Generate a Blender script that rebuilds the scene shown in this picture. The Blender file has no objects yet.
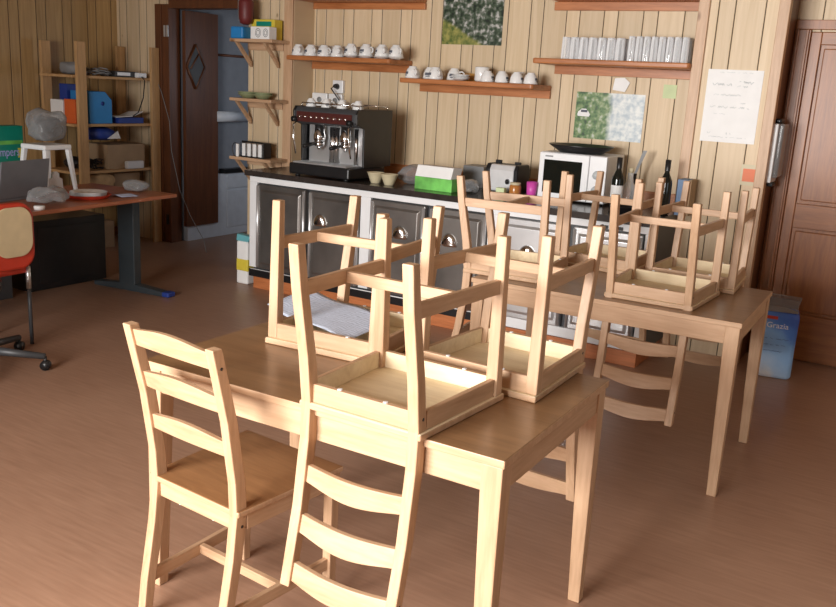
import bpy, bmesh, math, random
from mathutils import Vector, Matrix
random.seed(7)
PI = math.pi
SC = bpy.context.scene
COL = SC.collection

# ------------------------------------------------------------------ camera
cam_d = bpy.data.cameras.new('camera')
cam = bpy.data.objects.new('camera', cam_d)
COL.objects.link(cam)
F_PX, PITCH, ROLL, YAW, CAM_H = 874.845, 0.2437, 0.0557, -0.5321, 1.5677
cy, sy = math.cos(YAW), math.sin(YAW)
fw = Vector((sy * math.cos(PITCH), cy * math.cos(PITCH), -math.sin(PITCH)))
rt = Vector((cy, -sy, 0)); up = rt.cross(fw)
r2 = math.cos(ROLL) * rt + math.sin(ROLL) * up
u2 = -math.sin(ROLL) * rt + math.cos(ROLL) * up
M = Matrix.Identity(4)
for i in range(3):
    M[i][0], M[i][1], M[i][2] = r2[i], u2[i], -fw[i]
M[2][3] = CAM_H
cam.matrix_world = M
cam_d.sensor_width = 36
cam_d.lens = F_PX * 36 / 836
cam_d.clip_start = 0.05
SC.camera = cam

# ------------------------------------------------------------------ world, daylight, exposure
SC.view_settings.view_transform = 'Standard'
SC.view_settings.look = 'None'
SC.view_settings.gamma = 1
SC.view_settings.exposure = 0.22
SC.view_settings.use_curve_mapping = False
W = bpy.data.worlds.new('daylight'); SC.world = W; W.use_nodes = True
bg = W.node_tree.nodes['Background']
bg.inputs[0].default_value = (0.75, 0.86, 1.0, 1); bg.inputs[1].default_value = 0.6

def area(name, loc, target, sx, sy_, power, colour):
    d = bpy.data.lights.new(name, 'AREA'); d.shape = 'RECTANGLE'; d.size = sx; d.size_y = sy_
    d.energy = power; d.color = colour
    o = bpy.data.objects.new(name, d); COL.objects.link(o); o.location = loc
    o.rotation_euler = (Vector(target) - Vector(loc)).to_track_quat('-Z', 'Y').to_euler()
    return o
# daylight entering by the window band of the wall behind the camera; the right and kitchen lamps are added fills
area('daylight_back_window', (-2.1, -2.05, 1.62), (-0.7, 3.0, 0.9), 2.6, 1.45, 232, (1.0, 0.975, 0.95)).data.spread = math.radians(130)
area('fill_right', (2.35, 2.2, 1.5), (-1.5, 3.2, 0.9), 1.6, 1.1, 7, (0.86, 0.93, 1.0))  # cool fill added on the right to brighten the brown door
area('fill_kitchen', (-4.1, 7.3, 1.6), (-6, 6.6, 1.0), 0.8, 0.8, 6, (0.82, 0.89, 1.0))  # small bluish fill added to light the closed kitchen

# ------------------------------------------------------------------ materials
def newmat(name):
    m = bpy.data.materials.new(name); m.use_nodes = True
    nt = m.node_tree
    return m, nt, nt.nodes['Principled BSDF']

def plain(name, col, rough=0.5, metal=0.0, noise=0.06, scale=12, **kw):
    m, nt, b = newmat(name)
    n = nt.nodes.new('ShaderNodeTexNoise'); n.inputs['Scale'].default_value = scale; n.inputs['Detail'].default_value = 4
    tc = nt.nodes.new('ShaderNodeTexCoord'); nt.links.new(tc.outputs['Object'], n.inputs['Vector'])
    r = nt.nodes.new('ShaderNodeValToRGB')
    r.color_ramp.elements[0].position = .3; r.color_ramp.elements[1].position = .7
    r.color_ramp.elements[0].color = (*[max(0, c * (1 - noise)) for c in col], 1)
    r.color_ramp.elements[1].color = (*[min(1, c * (1 + noise)) for c in col], 1)
    nt.links.new(n.outputs['Fac'], r.inputs[0]); nt.links.new(r.outputs[0], b.inputs['Base Color'])
    b.inputs['Roughness'].default_value = rough; b.inputs['Metallic'].default_value = metal
    for k, v in kw.items():
        b.inputs[k.replace('_', ' ')].default_value = v
    return m

def wood(name, light, dark, axis='x', rough=0.45, knots=True, grain=14.0, coat=0.0):
    """Procedural timber: streaks running along one axis, a few knots."""
    m, nt, b = newmat(name)
    L = nt.links; N = nt.nodes
    tc = N.new('ShaderNodeTexCoord')
    oi = N.new('ShaderNodeObjectInfo')
    add = N.new('ShaderNodeVectorMath'); add.operation = 'MULTIPLY_ADD'
    L.new(oi.outputs['Random'], add.inputs[0]); add.inputs[1].default_value = (7.3, 5.1, 9.7)
    L.new(tc.outputs['Object'], add.inputs[2])
    mp = N.new('ShaderNodeMapping')
    s = {'x': (1.2, grain, grain), 'y': (grain, 1.2, grain), 'z': (grain, grain, 1.2)}[axis]
    mp.inputs['Scale'].default_value = s
    L.new(add.outputs[0], mp.inputs['Vector'])
    n1 = N.new('ShaderNodeTexNoise'); n1.inputs['Scale'].default_value = 2.2; n1.inputs['Detail'].default_value = 6
    n1.inputs['Distortion'].default_value = 0.6
    L.new(mp.outputs[0], n1.inputs['Vector'])
    n2 = N.new('ShaderNodeTexNoise'); n2.inputs['Scale'].default_value = 9; n2.inputs['Detail'].default_value = 3
    L.new(mp.outputs[0], n2.inputs['Vector'])
    mx = N.new('ShaderNodeMix'); mx.inputs[0].default_value = .35
    L.new(n1.outputs['Fac'], mx.inputs[2]); L.new(n2.outputs['Fac'], mx.inputs[3])
    r = N.new('ShaderNodeValToRGB')
    r.color_ramp.elements[0].position = .33; r.color_ramp.elements[0].color = (*dark, 1)
    r.color_ramp.elements[1].position = .62; r.color_ramp.elements[1].color = (*light, 1)
    L.new(mx.outputs[0], r.inputs[0])
    out = r.outputs[0]
    if knots:
        v = N.new('ShaderNodeTexVoronoi'); v.inputs['Scale'].default_value = 3.0
        mp2 = N.new('ShaderNodeMapping')
        mp2.inputs['Scale'].default_value = {'x': (.8, 1.6, 1.6), 'y': (1.6, .8, 1.6), 'z': (1.6, 1.6, .8)}[axis]
        L.new(add.outputs[0], mp2.inputs['Vector']); L.new(mp2.outputs[0], v.inputs['Vector'])
        kr = N.new('ShaderNodeValToRGB')
        kr.color_ramp.elements[0].position = .03; kr.color_ramp.elements[0].color = (1, 1, 1, 1)
        kr.color_ramp.elements[1].position = .09; kr.color_ramp.elements[1].color = (0, 0, 0, 1)
        L.new(v.outputs['Distance'], kr.inputs[0])
        km = N.new('ShaderNodeMix'); km.data_type = 'RGBA'
        L.new(kr.outputs[0], km.inputs[0]); L.new(out, km.inputs[6])
        km.inputs[7].default_value = (dark[0] * .5, dark[1] * .42, dark[2] * .35, 1)
        out = km.outputs[2]
    L.new(out, b.inputs['Base Color'])
    b.inputs['Roughness'].default_value = rough
    if coat: b.inputs['Coat Weight'].default_value = coat; b.inputs['Coat Roughness'].default_value = .2
    bp = N.new('ShaderNodeBump'); bp.inputs['Strength'].default_value = .12; bp.inputs['Distance'].default_value = .002
    L.new(mx.outputs[0], bp.inputs['Height']); L.new(bp.outputs[0], b.inputs['Normal'])
    return m

def panelling(name, light, dark, axis='x', rough=0.5, gap=(0.024, 0.017, 0.010), tint=.16):
    """Vertical tongue-and-groove boards, broad and narrow in turn, read from the wall's own coordinates."""
    m, nt, b = newmat(name)
    L = nt.links; N = nt.nodes
    def math_(op, a, c=None, d=None):
        n = N.new('ShaderNodeMath'); n.operation = op
        for i, x in enumerate((a, c, d)):
            if x is None: continue
            if isinstance(x, (int, float)): n.inputs[i].default_value = x
            else: L.new(x, n.inputs[i])
        return n.outputs[0]
    tc = N.new('ShaderNodeTexCoord'); sp = N.new('ShaderNodeSeparateXYZ'); L.new(tc.outputs['Object'], sp.inputs[0])
    u = sp.outputs['X' if axis == 'x' else 'Y']
    P = 0.262
    t = math_('DIVIDE', u, P); fl = math_('FLOOR', t); fr = math_('SUBTRACT', t, fl)
    second = math_('GREATER_THAN', fr, .36)
    bid = math_('MULTIPLY_ADD', fl, 2.0, second)
    d0 = math_('MINIMUM', fr, math_('SUBTRACT', 1.0, fr)); d1 = math_('ABSOLUTE', math_('SUBTRACT', fr, .36))
    dist = math_('MULTIPLY', math_('MINIMUM', d0, d1), P)
    wn = N.new('ShaderNodeTexWhiteNoise'); wn.noise_dimensions = '1D'; L.new(bid, wn.inputs['W'])
    cb = N.new('ShaderNodeCombineXYZ')
    L.new(math_('MULTIPLY', u, 22), cb.inputs[0]); L.new(math_('MULTIPLY', wn.outputs['Value'], 30), cb.inputs[1])
    L.new(math_('MULTIPLY', sp.outputs['Z'], 1.1), cb.inputs[2])
    n1 = N.new('ShaderNodeTexNoise'); n1.inputs['Scale'].default_value = 1.6; n1.inputs['Detail'].default_value = 6; n1.inputs['Distortion'].default_value = .8
    L.new(cb.outputs[0], n1.inputs['Vector'])
    r = N.new('ShaderNodeValToRGB')
    r.color_ramp.elements[0].position = .3; r.color_ramp.elements[0].color = (*dark, 1)
    r.color_ramp.elements[1].position = .65; r.color_ramp.elements[1].color = (*light, 1)
    L.new(n1.outputs['Fac'], r.inputs[0])
    hsv = N.new('ShaderNodeHueSaturation'); L.new(r.outputs[0], hsv.inputs['Color'])
    L.new(math_('MULTIPLY_ADD', wn.outputs['Value'], tint, 1 - tint / 2), hsv.inputs['Value'])
    # knots
    cb2 = N.new('ShaderNodeCombineXYZ')
    L.new(math_('MULTIPLY', u, 1.6), cb2.inputs[0]); L.new(sp.outputs['Z'], cb2.inputs[2]); L.new(math_('MULTIPLY', bid, 3.7), cb2.inputs[1])
    v = N.new('ShaderNodeTexVoronoi'); v.inputs['Scale'].default_value = 2.2; L.new(cb2.outputs[0], v.inputs['Vector'])
    kr = N.new('ShaderNodeValToRGB')
    kr.color_ramp.elements[0].position = .02; kr.color_ramp.elements[0].color = (.8, .8, .8, 1)
    kr.color_ramp.elements[1].position = .05; kr.color_ramp.elements[1].color = (0, 0, 0, 1)
    L.new(v.outputs['Distance'], kr.inputs[0])
    km = N.new('ShaderNodeMix'); km.data_type = 'RGBA'; L.new(kr.outputs[0], km.inputs[0]); L.new(hsv.outputs[0], km.inputs[6])
    km.inputs[7].default_value = (dark[0] * .45, dark[1] * .4, dark[2] * .35, 1)
    g = math_('LESS_THAN', dist, .0024)
    gm = N.new('ShaderNodeMix'); gm.data_type = 'RGBA'; L.new(g, gm.inputs[0]); L.new(km.outputs[2], gm.inputs[6])
    gm.inputs[7].default_value = (*gap, 1)
    L.new(gm.outputs[2], b.inputs['Base Color'])
    b.inputs['Roughness'].default_value = rough
    hr = N.new('ShaderNodeMapRange'); L.new(dist, hr.inputs[0]); hr.inputs[1].default_value = 0; hr.inputs[2].default_value = .006
    bp = N.new('ShaderNodeBump'); bp.inputs['Strength'].default_value = .7; bp.inputs['Distance'].default_value = .005
    L.new(hr.outputs[0], bp.inputs['Height']); L.new(bp.outputs[0], b.inputs['Normal'])
    return m

PL, PD = (0.60, 0.395, 0.245), (0.46, 0.275, 0.155)
M_PINE = {a: wood('pine_' + a, PL, PD, a) for a in 'xyz'}
TL, TD = (0.285, 0.155, 0.072), (0.20, 0.104, 0.045)  # tabletop pine darkened: dim light on the upward face put into the colour
M_TOP = wood('varnished_pine_top_shaded', TL, TD, 'x', rough=.30, grain=10)
M_SEAT = wood('varnished_pine_seat', (0.36, 0.18, 0.078), (0.25, 0.12, 0.05), 'x', rough=.32, grain=10)
M_SHELF = wood('orange_shelf_wood', (0.52, 0.20, 0.07), (0.34, 0.115, 0.035), 'x', rough=.4, grain=12)
M_ROUGH = {a: wood('rough_pine_' + a, (0.62, 0.38, 0.18), (0.45, 0.26, 0.11), a, rough=.6) for a in 'xyz'}
M_BROWN = {a: wood('brown_stained_' + a, (0.34, 0.125, 0.038), (0.21, 0.072, 0.022), a, rough=.38, knots=False) for a in 'xyz'}
M_DBROWN = {a: wood('dark_stained_' + a, (0.14, 0.048, 0.018), (0.085, 0.029, 0.012), a, rough=.4, knots=False) for a in 'xyz'}
M_PLINTH = wood('reddish_plinth', (0.55, 0.19, 0.07), (0.38, 0.12, 0.04), 'x', rough=.4)
M_WALLX = panelling('pine_boards_bar', (0.69, 0.54, 0.36), (0.60, 0.455, 0.28), 'x')
M_RAW = wood('raw_unvarnished_pine', (0.80, 0.67, 0.46), (0.66, 0.52, 0.33), 'x', rough=.7, knots=False, grain=8)
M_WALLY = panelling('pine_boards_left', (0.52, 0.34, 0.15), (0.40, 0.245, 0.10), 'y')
M_WHITE = plain('white_enamel', (.82, .83, .84), .3, noise=.02)
M_CERAM = plain('white_ceramic', (.84, .84, .83), .18, noise=.02)
M_PAPER = plain('white_paper', (.86, .86, .85), .7, noise=.03)
M_BLACK = plain('black_plastic', (.012, .012, .013), .35, noise=.2)
M_DGREY = plain('dark_grey', (.05, .052, .056), .45)
M_GREY = plain('mid_grey', (.25, .255, .26), .5)
M_STEEL = plain('brushed_steel', (.70, .71, .72), .32, .75, noise=.08, scale=5)
M_TOAST = plain('polished_light_steel', (.82, .83, .84), .3, .35, noise=.05)
M_CHROME = plain('chrome', (.8, .8, .8), .12, 1.0, noise=.02)
M_DSTEEL = plain('dark_steel_door', (.29, .275, .26), .34, 0.85, noise=.3, scale=3)
M_WORK = plain('black_worktop', (.035, .028, .025), .22, noise=.25, scale=20)
M_TEALGREY = plain('grey_desk_metal', (.055, .07, .08), .4, .2)
M_BLUE = plain('blue_card', (.02, .22, .55), .45)
M_DBLUE = plain('dark_blue', (.02, .05, .28), .5)
M_GREENB = plain('green_card', (.0, .24, .17), .5)
M_GREEN = plain('leaf_green_card', (.16, .52, .10), .5, noise=.35, scale=9)
M_YELLOW = plain('yellow_card', (.72, .58, .06), .5)
M_ORANGE = plain('orange_card', (.7, .13, .03), .5)
M_RED = plain('red_plastic', (.55, .045, .02), .45)
M_DRED = plain('dark_red', (.14, .02, .02), .5)
M_CREAM = plain('cream_cover', (.62, .50, .30), .7)
M_CARD = plain('cardboard', (.40, .275, .165), .8)
M_BAGP = plain('brown_paper', (.50, .33, .17), .8, noise=.25)
M_OLIVE = plain('olive_green_dish', (.32, .36, .20), .35)
M_STRAW = plain('cream_bowl', (.62, .54, .36), .5)
M_SLATE = plain('blue_grey_wall', (.24, .265, .31), .6)
M_FRIDGEW = plain('bluish_white_cabinet', (.60, .66, .74), .4)
M_STICKY = plain('pale_green_note', (.62, .72, .42), .7)
M_STICKR = plain('red_orange_note', (.80, .25, .14), .7)
M_INK = plain('ink', (.10, .11, .14), .7)
M_FADE = plain('faded_ink', (.50, .54, .55), .7)
M_TEAL = plain('teal_plastic', (.15, .45, .50), .4)
M_WALLP = plain('plaster', (.34, .28, .21), .8)
M_CEIL = plain('ceiling_paint', (.40, .31, .22), .8)
M_AMBER = plain('amber_jar', (.45, .17, .04), .2)
M_PINK = plain('magenta_plastic', (.65, .08, .42), .4)
M_BOOKB = plain('blue_book', (.18, .28, .45), .6)
M_BOTTLE = plain('dark_bottle_glass', (.008, .010, .008), .08, noise=.1)
M_LAPTOP = plain('laptop_grey', (.20, .21, .23), .35, .3)

def clear(name, col, alpha, rough=.06, facing=0.6):
    """Thin clear stuff (glass, film): transparent mixed with gloss, more gloss at the edges."""
    m = bpy.data.materials.new(name); m.use_nodes = True; nt = m.node_tree; nt.nodes.clear()
    o = nt.nodes.new('ShaderNodeOutputMaterial'); mx = nt.nodes.new('ShaderNodeMixShader')
    t = nt.nodes.new('ShaderNodeBsdfTransparent'); t.inputs[0].default_value = (*[0.75 + .25 * c for c in col], 1)
    p = nt.nodes.new('ShaderNodeBsdfPrincipled'); p.inputs['Base Color'].default_value = (*col, 1); p.inputs['Roughness'].default_value = rough
    lw = nt.nodes.new('ShaderNodeLayerWeight'); lw.inputs[0].default_value = facing
    ma = nt.nodes.new('ShaderNodeMath'); ma.operation = 'MULTIPLY_ADD'; ma.inputs[1].default_value = 1 - alpha; ma.inputs[2].default_value = alpha
    nt.links.new(lw.outputs['Facing'], ma.inputs[0]); nt.links.new(ma.outputs[0], mx.inputs[0])
    nt.links.new(t.outputs[0], mx.inputs[1]); nt.links.new(p.outputs[0], mx.inputs[2]); nt.links.new(mx.outputs[0], o.inputs[0])
    return m
M_GLASS = clear('drinking_glass', (.97, .98, .99), .16, .03, .75)
M_FILM = clear('clear_film', (.42, .43, .44), .20, .10, .45)
M_CLEAR2 = clear('clear_bottle_glass', (.85, .87, .88), .25, .08, .5)
M_GLASSD = clear('amber_glass', (.75, .42, .12), .45, .1)

def floor_mat():
    m, nt, b = newmat('brown_vinyl_floor'); L = nt.links; N = nt.nodes
    tc = N.new('ShaderNodeTexCoord')
    mp = N.new('ShaderNodeMapping'); mp.inputs['Scale'].default_value = (2.2, 26, 1); L.new(tc.outputs['Object'], mp.inputs[0])
    n = N.new('ShaderNodeTexNoise'); n.inputs['Scale'].default_value = 2.5; n.inputs['Detail'].default_value = 7; L.new(mp.outputs[0], n.inputs['Vector'])
    n2 = N.new('ShaderNodeTexNoise'); n2.inputs['Scale'].default_value = 1.3; n2.inputs['Detail'].default_value = 5; L.new(tc.outputs['Object'], n2.inputs['Vector'])
    mx = N.new('ShaderNodeMix'); mx.inputs[0].default_value = .45; L.new(n.outputs['Fac'], mx.inputs[2]); L.new(n2.outputs['Fac'], mx.inputs[3])
    r = N.new('ShaderNodeValToRGB')
    r.color_ramp.elements[0].position = .35; r.color_ramp.elements[0].color = (.30, .165, .105, 1)
    r.color_ramp.elements[1].position = .65; r.color_ramp.elements[1].color = (.40, .235, .155, 1)
    L.new(mx.outputs[0], r.inputs[0]); L.new(r.outputs[0], b.inputs['Base Color'])
    rr = N.new('ShaderNodeMapRange'); L.new(n2.outputs['Fac'], rr.inputs[0]); rr.inputs[3].default_value = .28; rr.inputs[4].default_value = .48
    L.new(rr.outputs[0], b.inputs['Roughness'])
    return m
M_FLOOR = floor_mat()

# ------------------------------------------------------------------ mesh helpers
class MB:
    def __init__(s): s.v = []; s.f = []; s.m = []; s.sm = []
    def _add(s, vs, fs, mi=0, smooth=False):
        o = len(s.v); s.v += [tuple(v) for v in vs]
        for f in fs: s.f.append([o + i for i in f]); s.m.append(mi); s.sm.append(smooth)
        return s
    def box(s, x0, x1, y0, y1, z0, z1, mi=0):
        vs = [(x, y, z) for z in (z0, z1) for y in (y0, y1) for x in (x0, x1)]
        return s._add(vs, [(0, 2, 3, 1), (4, 5, 7, 6), (0, 1, 5, 4), (2, 6, 7, 3), (0, 4, 6, 2), (1, 3, 7, 5)], mi)
    def loft(s, rings, cap=True, mi=0, smooth=False, closed=True):
        n = len(rings[0]); vs = [v for r in rings for v in r]; fs = []
        for k in range(len(rings) - 1):
            for i in range(n if closed else n - 1):
                j = (i + 1) % n
                fs.append((k * n + i, k * n + j, (k + 1) * n + j, (k + 1) * n + i))
        if cap:
            fs.append(tuple(reversed(range(n)))); fs.append(tuple((len(rings) - 1) * n + i for i in range(n)))
        return s._add(vs, fs, mi, smooth)
    def bar(s, pts, mi=0):
        """square-section post: pts = (x, y, z, half_x, half_y)"""
        return s.loft([[(x - a, y - b, z), (x + a, y - b, z), (x + a, y + b, z), (x - a, y + b, z)] for x, y, z, a, b in pts], mi=mi)
    def lathe(s, cx, cy_, prof, n=24, mi=0, smooth=True, cap=True):
        return s.loft([[(cx + r * math.cos(2 * PI * i / n), cy_ + r * math.sin(2 * PI * i / n), z) for i in range(n)] for r, z in prof], cap=cap, mi=mi, smooth=smooth)
    def tube(s, pts, r, n=8, mi=0, cap=True):
        pts = [Vector(p) for p in pts]; rings = []
        ref = None
        for k, p in enumerate(pts):
            d = (pts[min(k + 1, len(pts) - 1)] - pts[max(k - 1, 0)])
            d.normalize()
            if ref is None: ref = d.orthogonal().normalized()
            else:
                ref = ref - d * ref.dot(d)
                ref = ref.normalized() if ref.length > 1e-6 else d.orthogonal().normalized()
            b = d.cross(ref)
            rr = r[k] if isinstance(r, (list, tuple)) else r
            rings.append([p + (ref * math.cos(2 * PI * i / n) + b * math.sin(2 * PI * i / n)) * rr for i in range(n)])
        return s.loft(rings, cap=cap, mi=mi, smooth=True)
    def prism(s, poly, axis, a, b, mi=0):
        """extrude a 2-D polygon along an axis"""
        def P(u, v, w): return {'x': (w, u, v), 'y': (u, w, v), 'z': (u, v, w)}[axis]
        return s.loft([[P(u, v, a) for u, v in poly], [P(u, v, b) for u, v in poly]], mi=mi)
    def build(s, name, mat, parent=None, bevel=0.0, loc=None, seg=2):
        me = bpy.data.meshes.new(name); me.from_pydata(s.v, [], s.f)
        mats = mat if isinstance(mat, (list, tuple)) else [mat]
        for m in mats: me.materials.append(m)
        for p, mi, sm in zip(me.polygons, s.m, s.sm): p.material_index = mi; p.use_smooth = sm
        bm = bmesh.new(); bm.from_mesh(me); bmesh.ops.recalc_face_normals(bm, faces=bm.faces); bm.to_mesh(me); bm.free()
        o = bpy.data.objects.new(name, me); COL.objects.link(o)
        if parent: o.parent = parent
        if loc: o.location = loc
        if bevel:
            md = o.modifiers.new('bevel', 'BEVEL'); md.width = bevel; md.segments = seg; md.limit_method = 'ANGLE'; md.angle_limit = .6
        return o

def tag(o, label=None, cat=None, group=None, kind=None):
    if label: o['label'] = label
    if cat: o['category'] = cat
    if group: o['group'] = group
    if kind: o['kind'] = kind
    return o
def thing(name, label, cat, loc=(0, 0, 0), rz=0.0, group=None):
    o = bpy.data.objects.new(name, None); COL.objects.link(o); o.empty_display_size = .1
    o.location = loc; o.rotation_euler = (0, 0, rz)
    return tag(o, label, cat, group)
def struct(mb, name, mat, bevel=0.0, parent=None):
    o = mb.build(name, mat, parent, bevel)
    if not parent: o['kind'] = 'structure'
    return o
KIDS = {}
def kids(o): return [c for c in COL.objects if c.parent == o]
def copy_tree(o, parent=None):
    c = o.copy(); COL.objects.link(c)
    if parent is not None: c.parent = parent
    for k in kids(o): copy_tree(k, c)
    return c
def wobble(o, amp, scale, seed=0):
    lo = min(v.co.z for v in o.data.vertices)
    """crumple a mesh with a smooth pseudo-noise"""
    from mathutils import noise
    for v in o.data.vertices:
        d = noise.noise_vector(v.co * scale + Vector((seed, seed * 2, 1))) + .30 * noise.noise_vector(v.co * scale * 2.4 + Vector((seed, 3, seed)))
        z_ = v.co.z; v.co += d * amp
        v.co.z = max(v.co.z, lo)
    o.data.update()
def grid_blob(cx, cy_, z0, rx, ry, h, n=34, k=18, p=2.5):
    """lumpy closed sack"""
    m = MB(); rings = []
    for j in range(k + 1):
        t = j / k
        r = (max(0.0, 1 - abs(2 * t - 1) ** p)) ** (1 / p) if 0 < t < 1 else .35
        rings.append([(cx + rx * r * math.cos(2 * PI * i / n), cy_ + ry * r * math.sin(2 * PI * i / n), z0 + h * t) for i in range(n)])
    m.loft(rings, smooth=True); return m
def letters(name, text, size, mat, loc, rot, parent=None, ext=.0006):
    cu = bpy.data.curves.new(name, 'FONT'); cu.body = text; cu.size = size; cu.extrude = ext; cu.align_x = 'CENTER'; cu.align_y = 'CENTER'
    t = bpy.data.objects.new(name, cu); COL.objects.link(t)
    dg = bpy.context.evaluated_depsgraph_get()
    me = bpy.data.meshes.new_from_object(t.evaluated_get(dg)); bpy.data.objects.remove(t)
    me.materials.clear(); me.materials.append(mat)
    o = bpy.data.objects.new(name, me); COL.objects.link(o); o.location = loc; o.rotation_euler = rot
    if parent: o.parent = parent
    return o

# ------------------------------------------------------------------ the room
XL, XR, YB, YN, YW, YD, YF, H = -6.85, 2.6, 5.75, 5.5, 5.83, 5.85, -2.3, 2.6
struct(MB().box(XL - .15, XR + .15, YF - .15, 8.5, -.1, 0), 'floor', M_FLOOR)
struct(MB().box(XL - .15, XR + .15, YF - .15, 8.5, H, H + .1), 'ceiling', M_CEIL)
struct(MB().box(XL - .15, XL, YF - .15, YW, 0, H), 'wall_left', M_WALLY)
# wall behind the camera with a band of window openings
w = MB(); w.box(XL, XR, YF - .15, YF, 0, .75); w.box(XL, XR, YF - .15, YF, 2.3, H); w.box(XL, -3.7, YF - .15, YF, .75, 2.3); w.box(-.3, XR, YF - .15, YF, .75, 2.3)
struct(w, 'wall_front', M_WALLX)
w = MB()
for x in (-3.7, -2.6, -1.5, -.36): w.box(x, x + .06, YF - .1, YF - .04, .75, 2.3)
for z in (.75, 2.24): w.box(-3.7, -.3, YF - .1, YF - .04, z, z + .06)
struct(w, 'window_1', M_WHITE)
w = MB(); w.box(XR, XR + .15, YF - .15, YD, 0, .85); w.box(XR, XR + .15, YF - .15, YD, 2.2, H); w.box(XR, XR + .15, YF - .15, 1.2, .85, 2.2); w.box(XR, XR + .15, 3.2, YD + .15, .85, 2.2)
struct(w, 'wall_right', M_WALLP)
w = MB()
for y in (1.2, 2.17, 3.14): w.box(XR + .04, XR + .1, y, y + .06, .85, 2.2)
for z in (.85, 2.14): w.box(XR + .04, XR + .1, 1.2, 3.2, z, z + .06)
struct(w, 'window_2', M_WHITE)
# bar wall: pilaster with the small shelves, niche, wide pilaster, wall of the brown door
NX0, NX1 = -4.475, -1.42
XP = -4.935        # left edge of the small-shelf pilaster
w = MB(); w.box(XL - .15, -6.33, YW, YW + .15, 0, H); w.box(-6.33, XP, YW, YW + .15, 2.15, H)
struct(w, 'wall_doorway', M_WALLX)
struct(MB().box(XP, NX0, YN, YW + .15, 0, H), 'wall_pilaster_left', M_WALLX)
struct(MB().box(NX0, NX1, YB, YB + .1, 0, H), 'wall_bar', M_WALLX)
struct(MB().box(NX1, -.975, YN, YD + .15, 0, H), 'wall_pilaster_right', M_WALLX)
# corner posts of planed pine standing proud of the pilasters
struct(MB().box(-4.56, NX0 - .002, YN - .02, YN, 0, H), 'trim_1', M_PINE['z'], .003)
struct(MB().box(NX1 - .004, -1.36, YN - .018, YN, 0, H), 'trim_2', M_PINE['z'], .003)
struct(MB().box(-.975, -.915, YN - .02, YN + .05, 0, H), 'trim_3', M_PINE['z'], .003)
struct(MB().box(-.975, -.925, YN + .05, YD, 0, H), 'wall_reveal', M_DBROWN['z'])  # pilaster's shaded side, its shade put into the dark brown colour
# wall and brown panelled door on the right
w = MB(); w.box(-.925, -.84, YD, YD + .15, 0, H); w.box(-.84, .12, YD, YD + .15, 2.005, H); w.box(.12, XR, YD, YD + .15, 0, H)
struct(w, 'wall_door_right', M_WALLX)
w = MB()
w.box(-.924, -.835, YD - .03, YD, 0, 2.015); w.box(-.91, -.898, YD - .045, YD - .03, 0, 2.015); w.box(-.86, -.845, YD - .045, YD - .03, 0, 2.015)
w.box(-.924, .23, YD - .035, YD, 2.015, 2.07); w.box(.12, .23, YD - .03, YD, 0, 2.015)
struct(w, 'trim_4', M_BROWN['z'], .003)
d = struct(MB().box(-.838, .118, YD + .01, YD + .05, .0, 2.003), 'door_1', M_BROWN['z'])
w = MB()
for x0, x1 in ((-.834, -.775), (.03, .118)): w.box(x0, x1, YD - .012, YD + .012, .004, 2.003)
w.build('stile', M_BROWN['z'], d, .004)
w = MB()
for z0, z1 in ((.01, .3), (.84, .99), (1.93, 2.003)): w.box(-.775, .03, YD - .012, YD + .012, z0, z1)
w.build('rail', M_BROWN['x'], d, .004)
for z0, z1 in ((.32, .82), (1.01, 1.91)):
    MB().prism([(-.755, z0), (.01, z0), (.01, z1), (-.755, z1)], 'y', YD + .0, YD + .012).build('panel', M_BROWN['z'], d, .008)
MB().lathe(0, 0, [(.012, 0), (.012, .04), (.024, .045), (.024, .07), (.01, .075)]).build('door_handle', M_STEEL, d, loc=(.06, YD - .014, 1.0)).rotation_euler = (PI / 2, 0, 0)
# doorway on the left with its dark frame and open leaf
w = MB(); w.box(-6.33, -6.25, YW - .02, YW + .15, 0, 2.15); w.box(-6.25, -6.165, YW - .012, YW + .12, 0, 2.15); w.box(-6.165, XP - .0, YW - .012, YW + .12, 2.115, 2.2)
struct(w, 'trim_5', M_DBROWN['z'], .003)
d = struct(MB().box(-6.14, -6.10, YW + .125, YW + .545, .145, 2.11), 'door_2', M_DBROWN['z'], .003)
c_ = (YW + .245, 1.625); q = .20
MB().prism([(c_[0] - q * .55, c_[1]), (c_[0], c_[1] - q), (c_[0] + q * .55, c_[1]), (c_[0], c_[1] + q)], 'x', -6.102, -6.092).build('window_pane', M_DGREY, d)
w = MB(); a, b_ = q * .55, q
for (y0, z0), (y1, z1) in (((-a, 0), (0, b_)), ((0, b_), (a, 0)), ((a, 0), (0, -b_)), ((0, -b_), (-a, 0)), ((-a * .6, b_ * -.1), (a * .3, b_ * .55))):
    w.tube([(-6.09, c_[0] + y0, c_[1] + z0), (-6.09, c_[0] + y1, c_[1] + z1)], .008, 6)
w.build('lead_strip', M_DBROWN['z'], d)
t = thing('wall_plate', 'small steel plate pair high on the dark doorway frame', 'plate', (-6.2, YW - .013, 1.87))
for x in (-.02, .015): MB().box(x, x + .022, -.01, 0, 0, .10).build('steel_leaf', M_STEEL, t, .003)
o = MB().box(-6.22, -6.19, YW - .022, YW - .0125, .17, .27).build('latch_plate', M_BLACK, None, .003)
tag(o, 'small black latch plate low on the dark doorway frame', 'latch')
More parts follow.
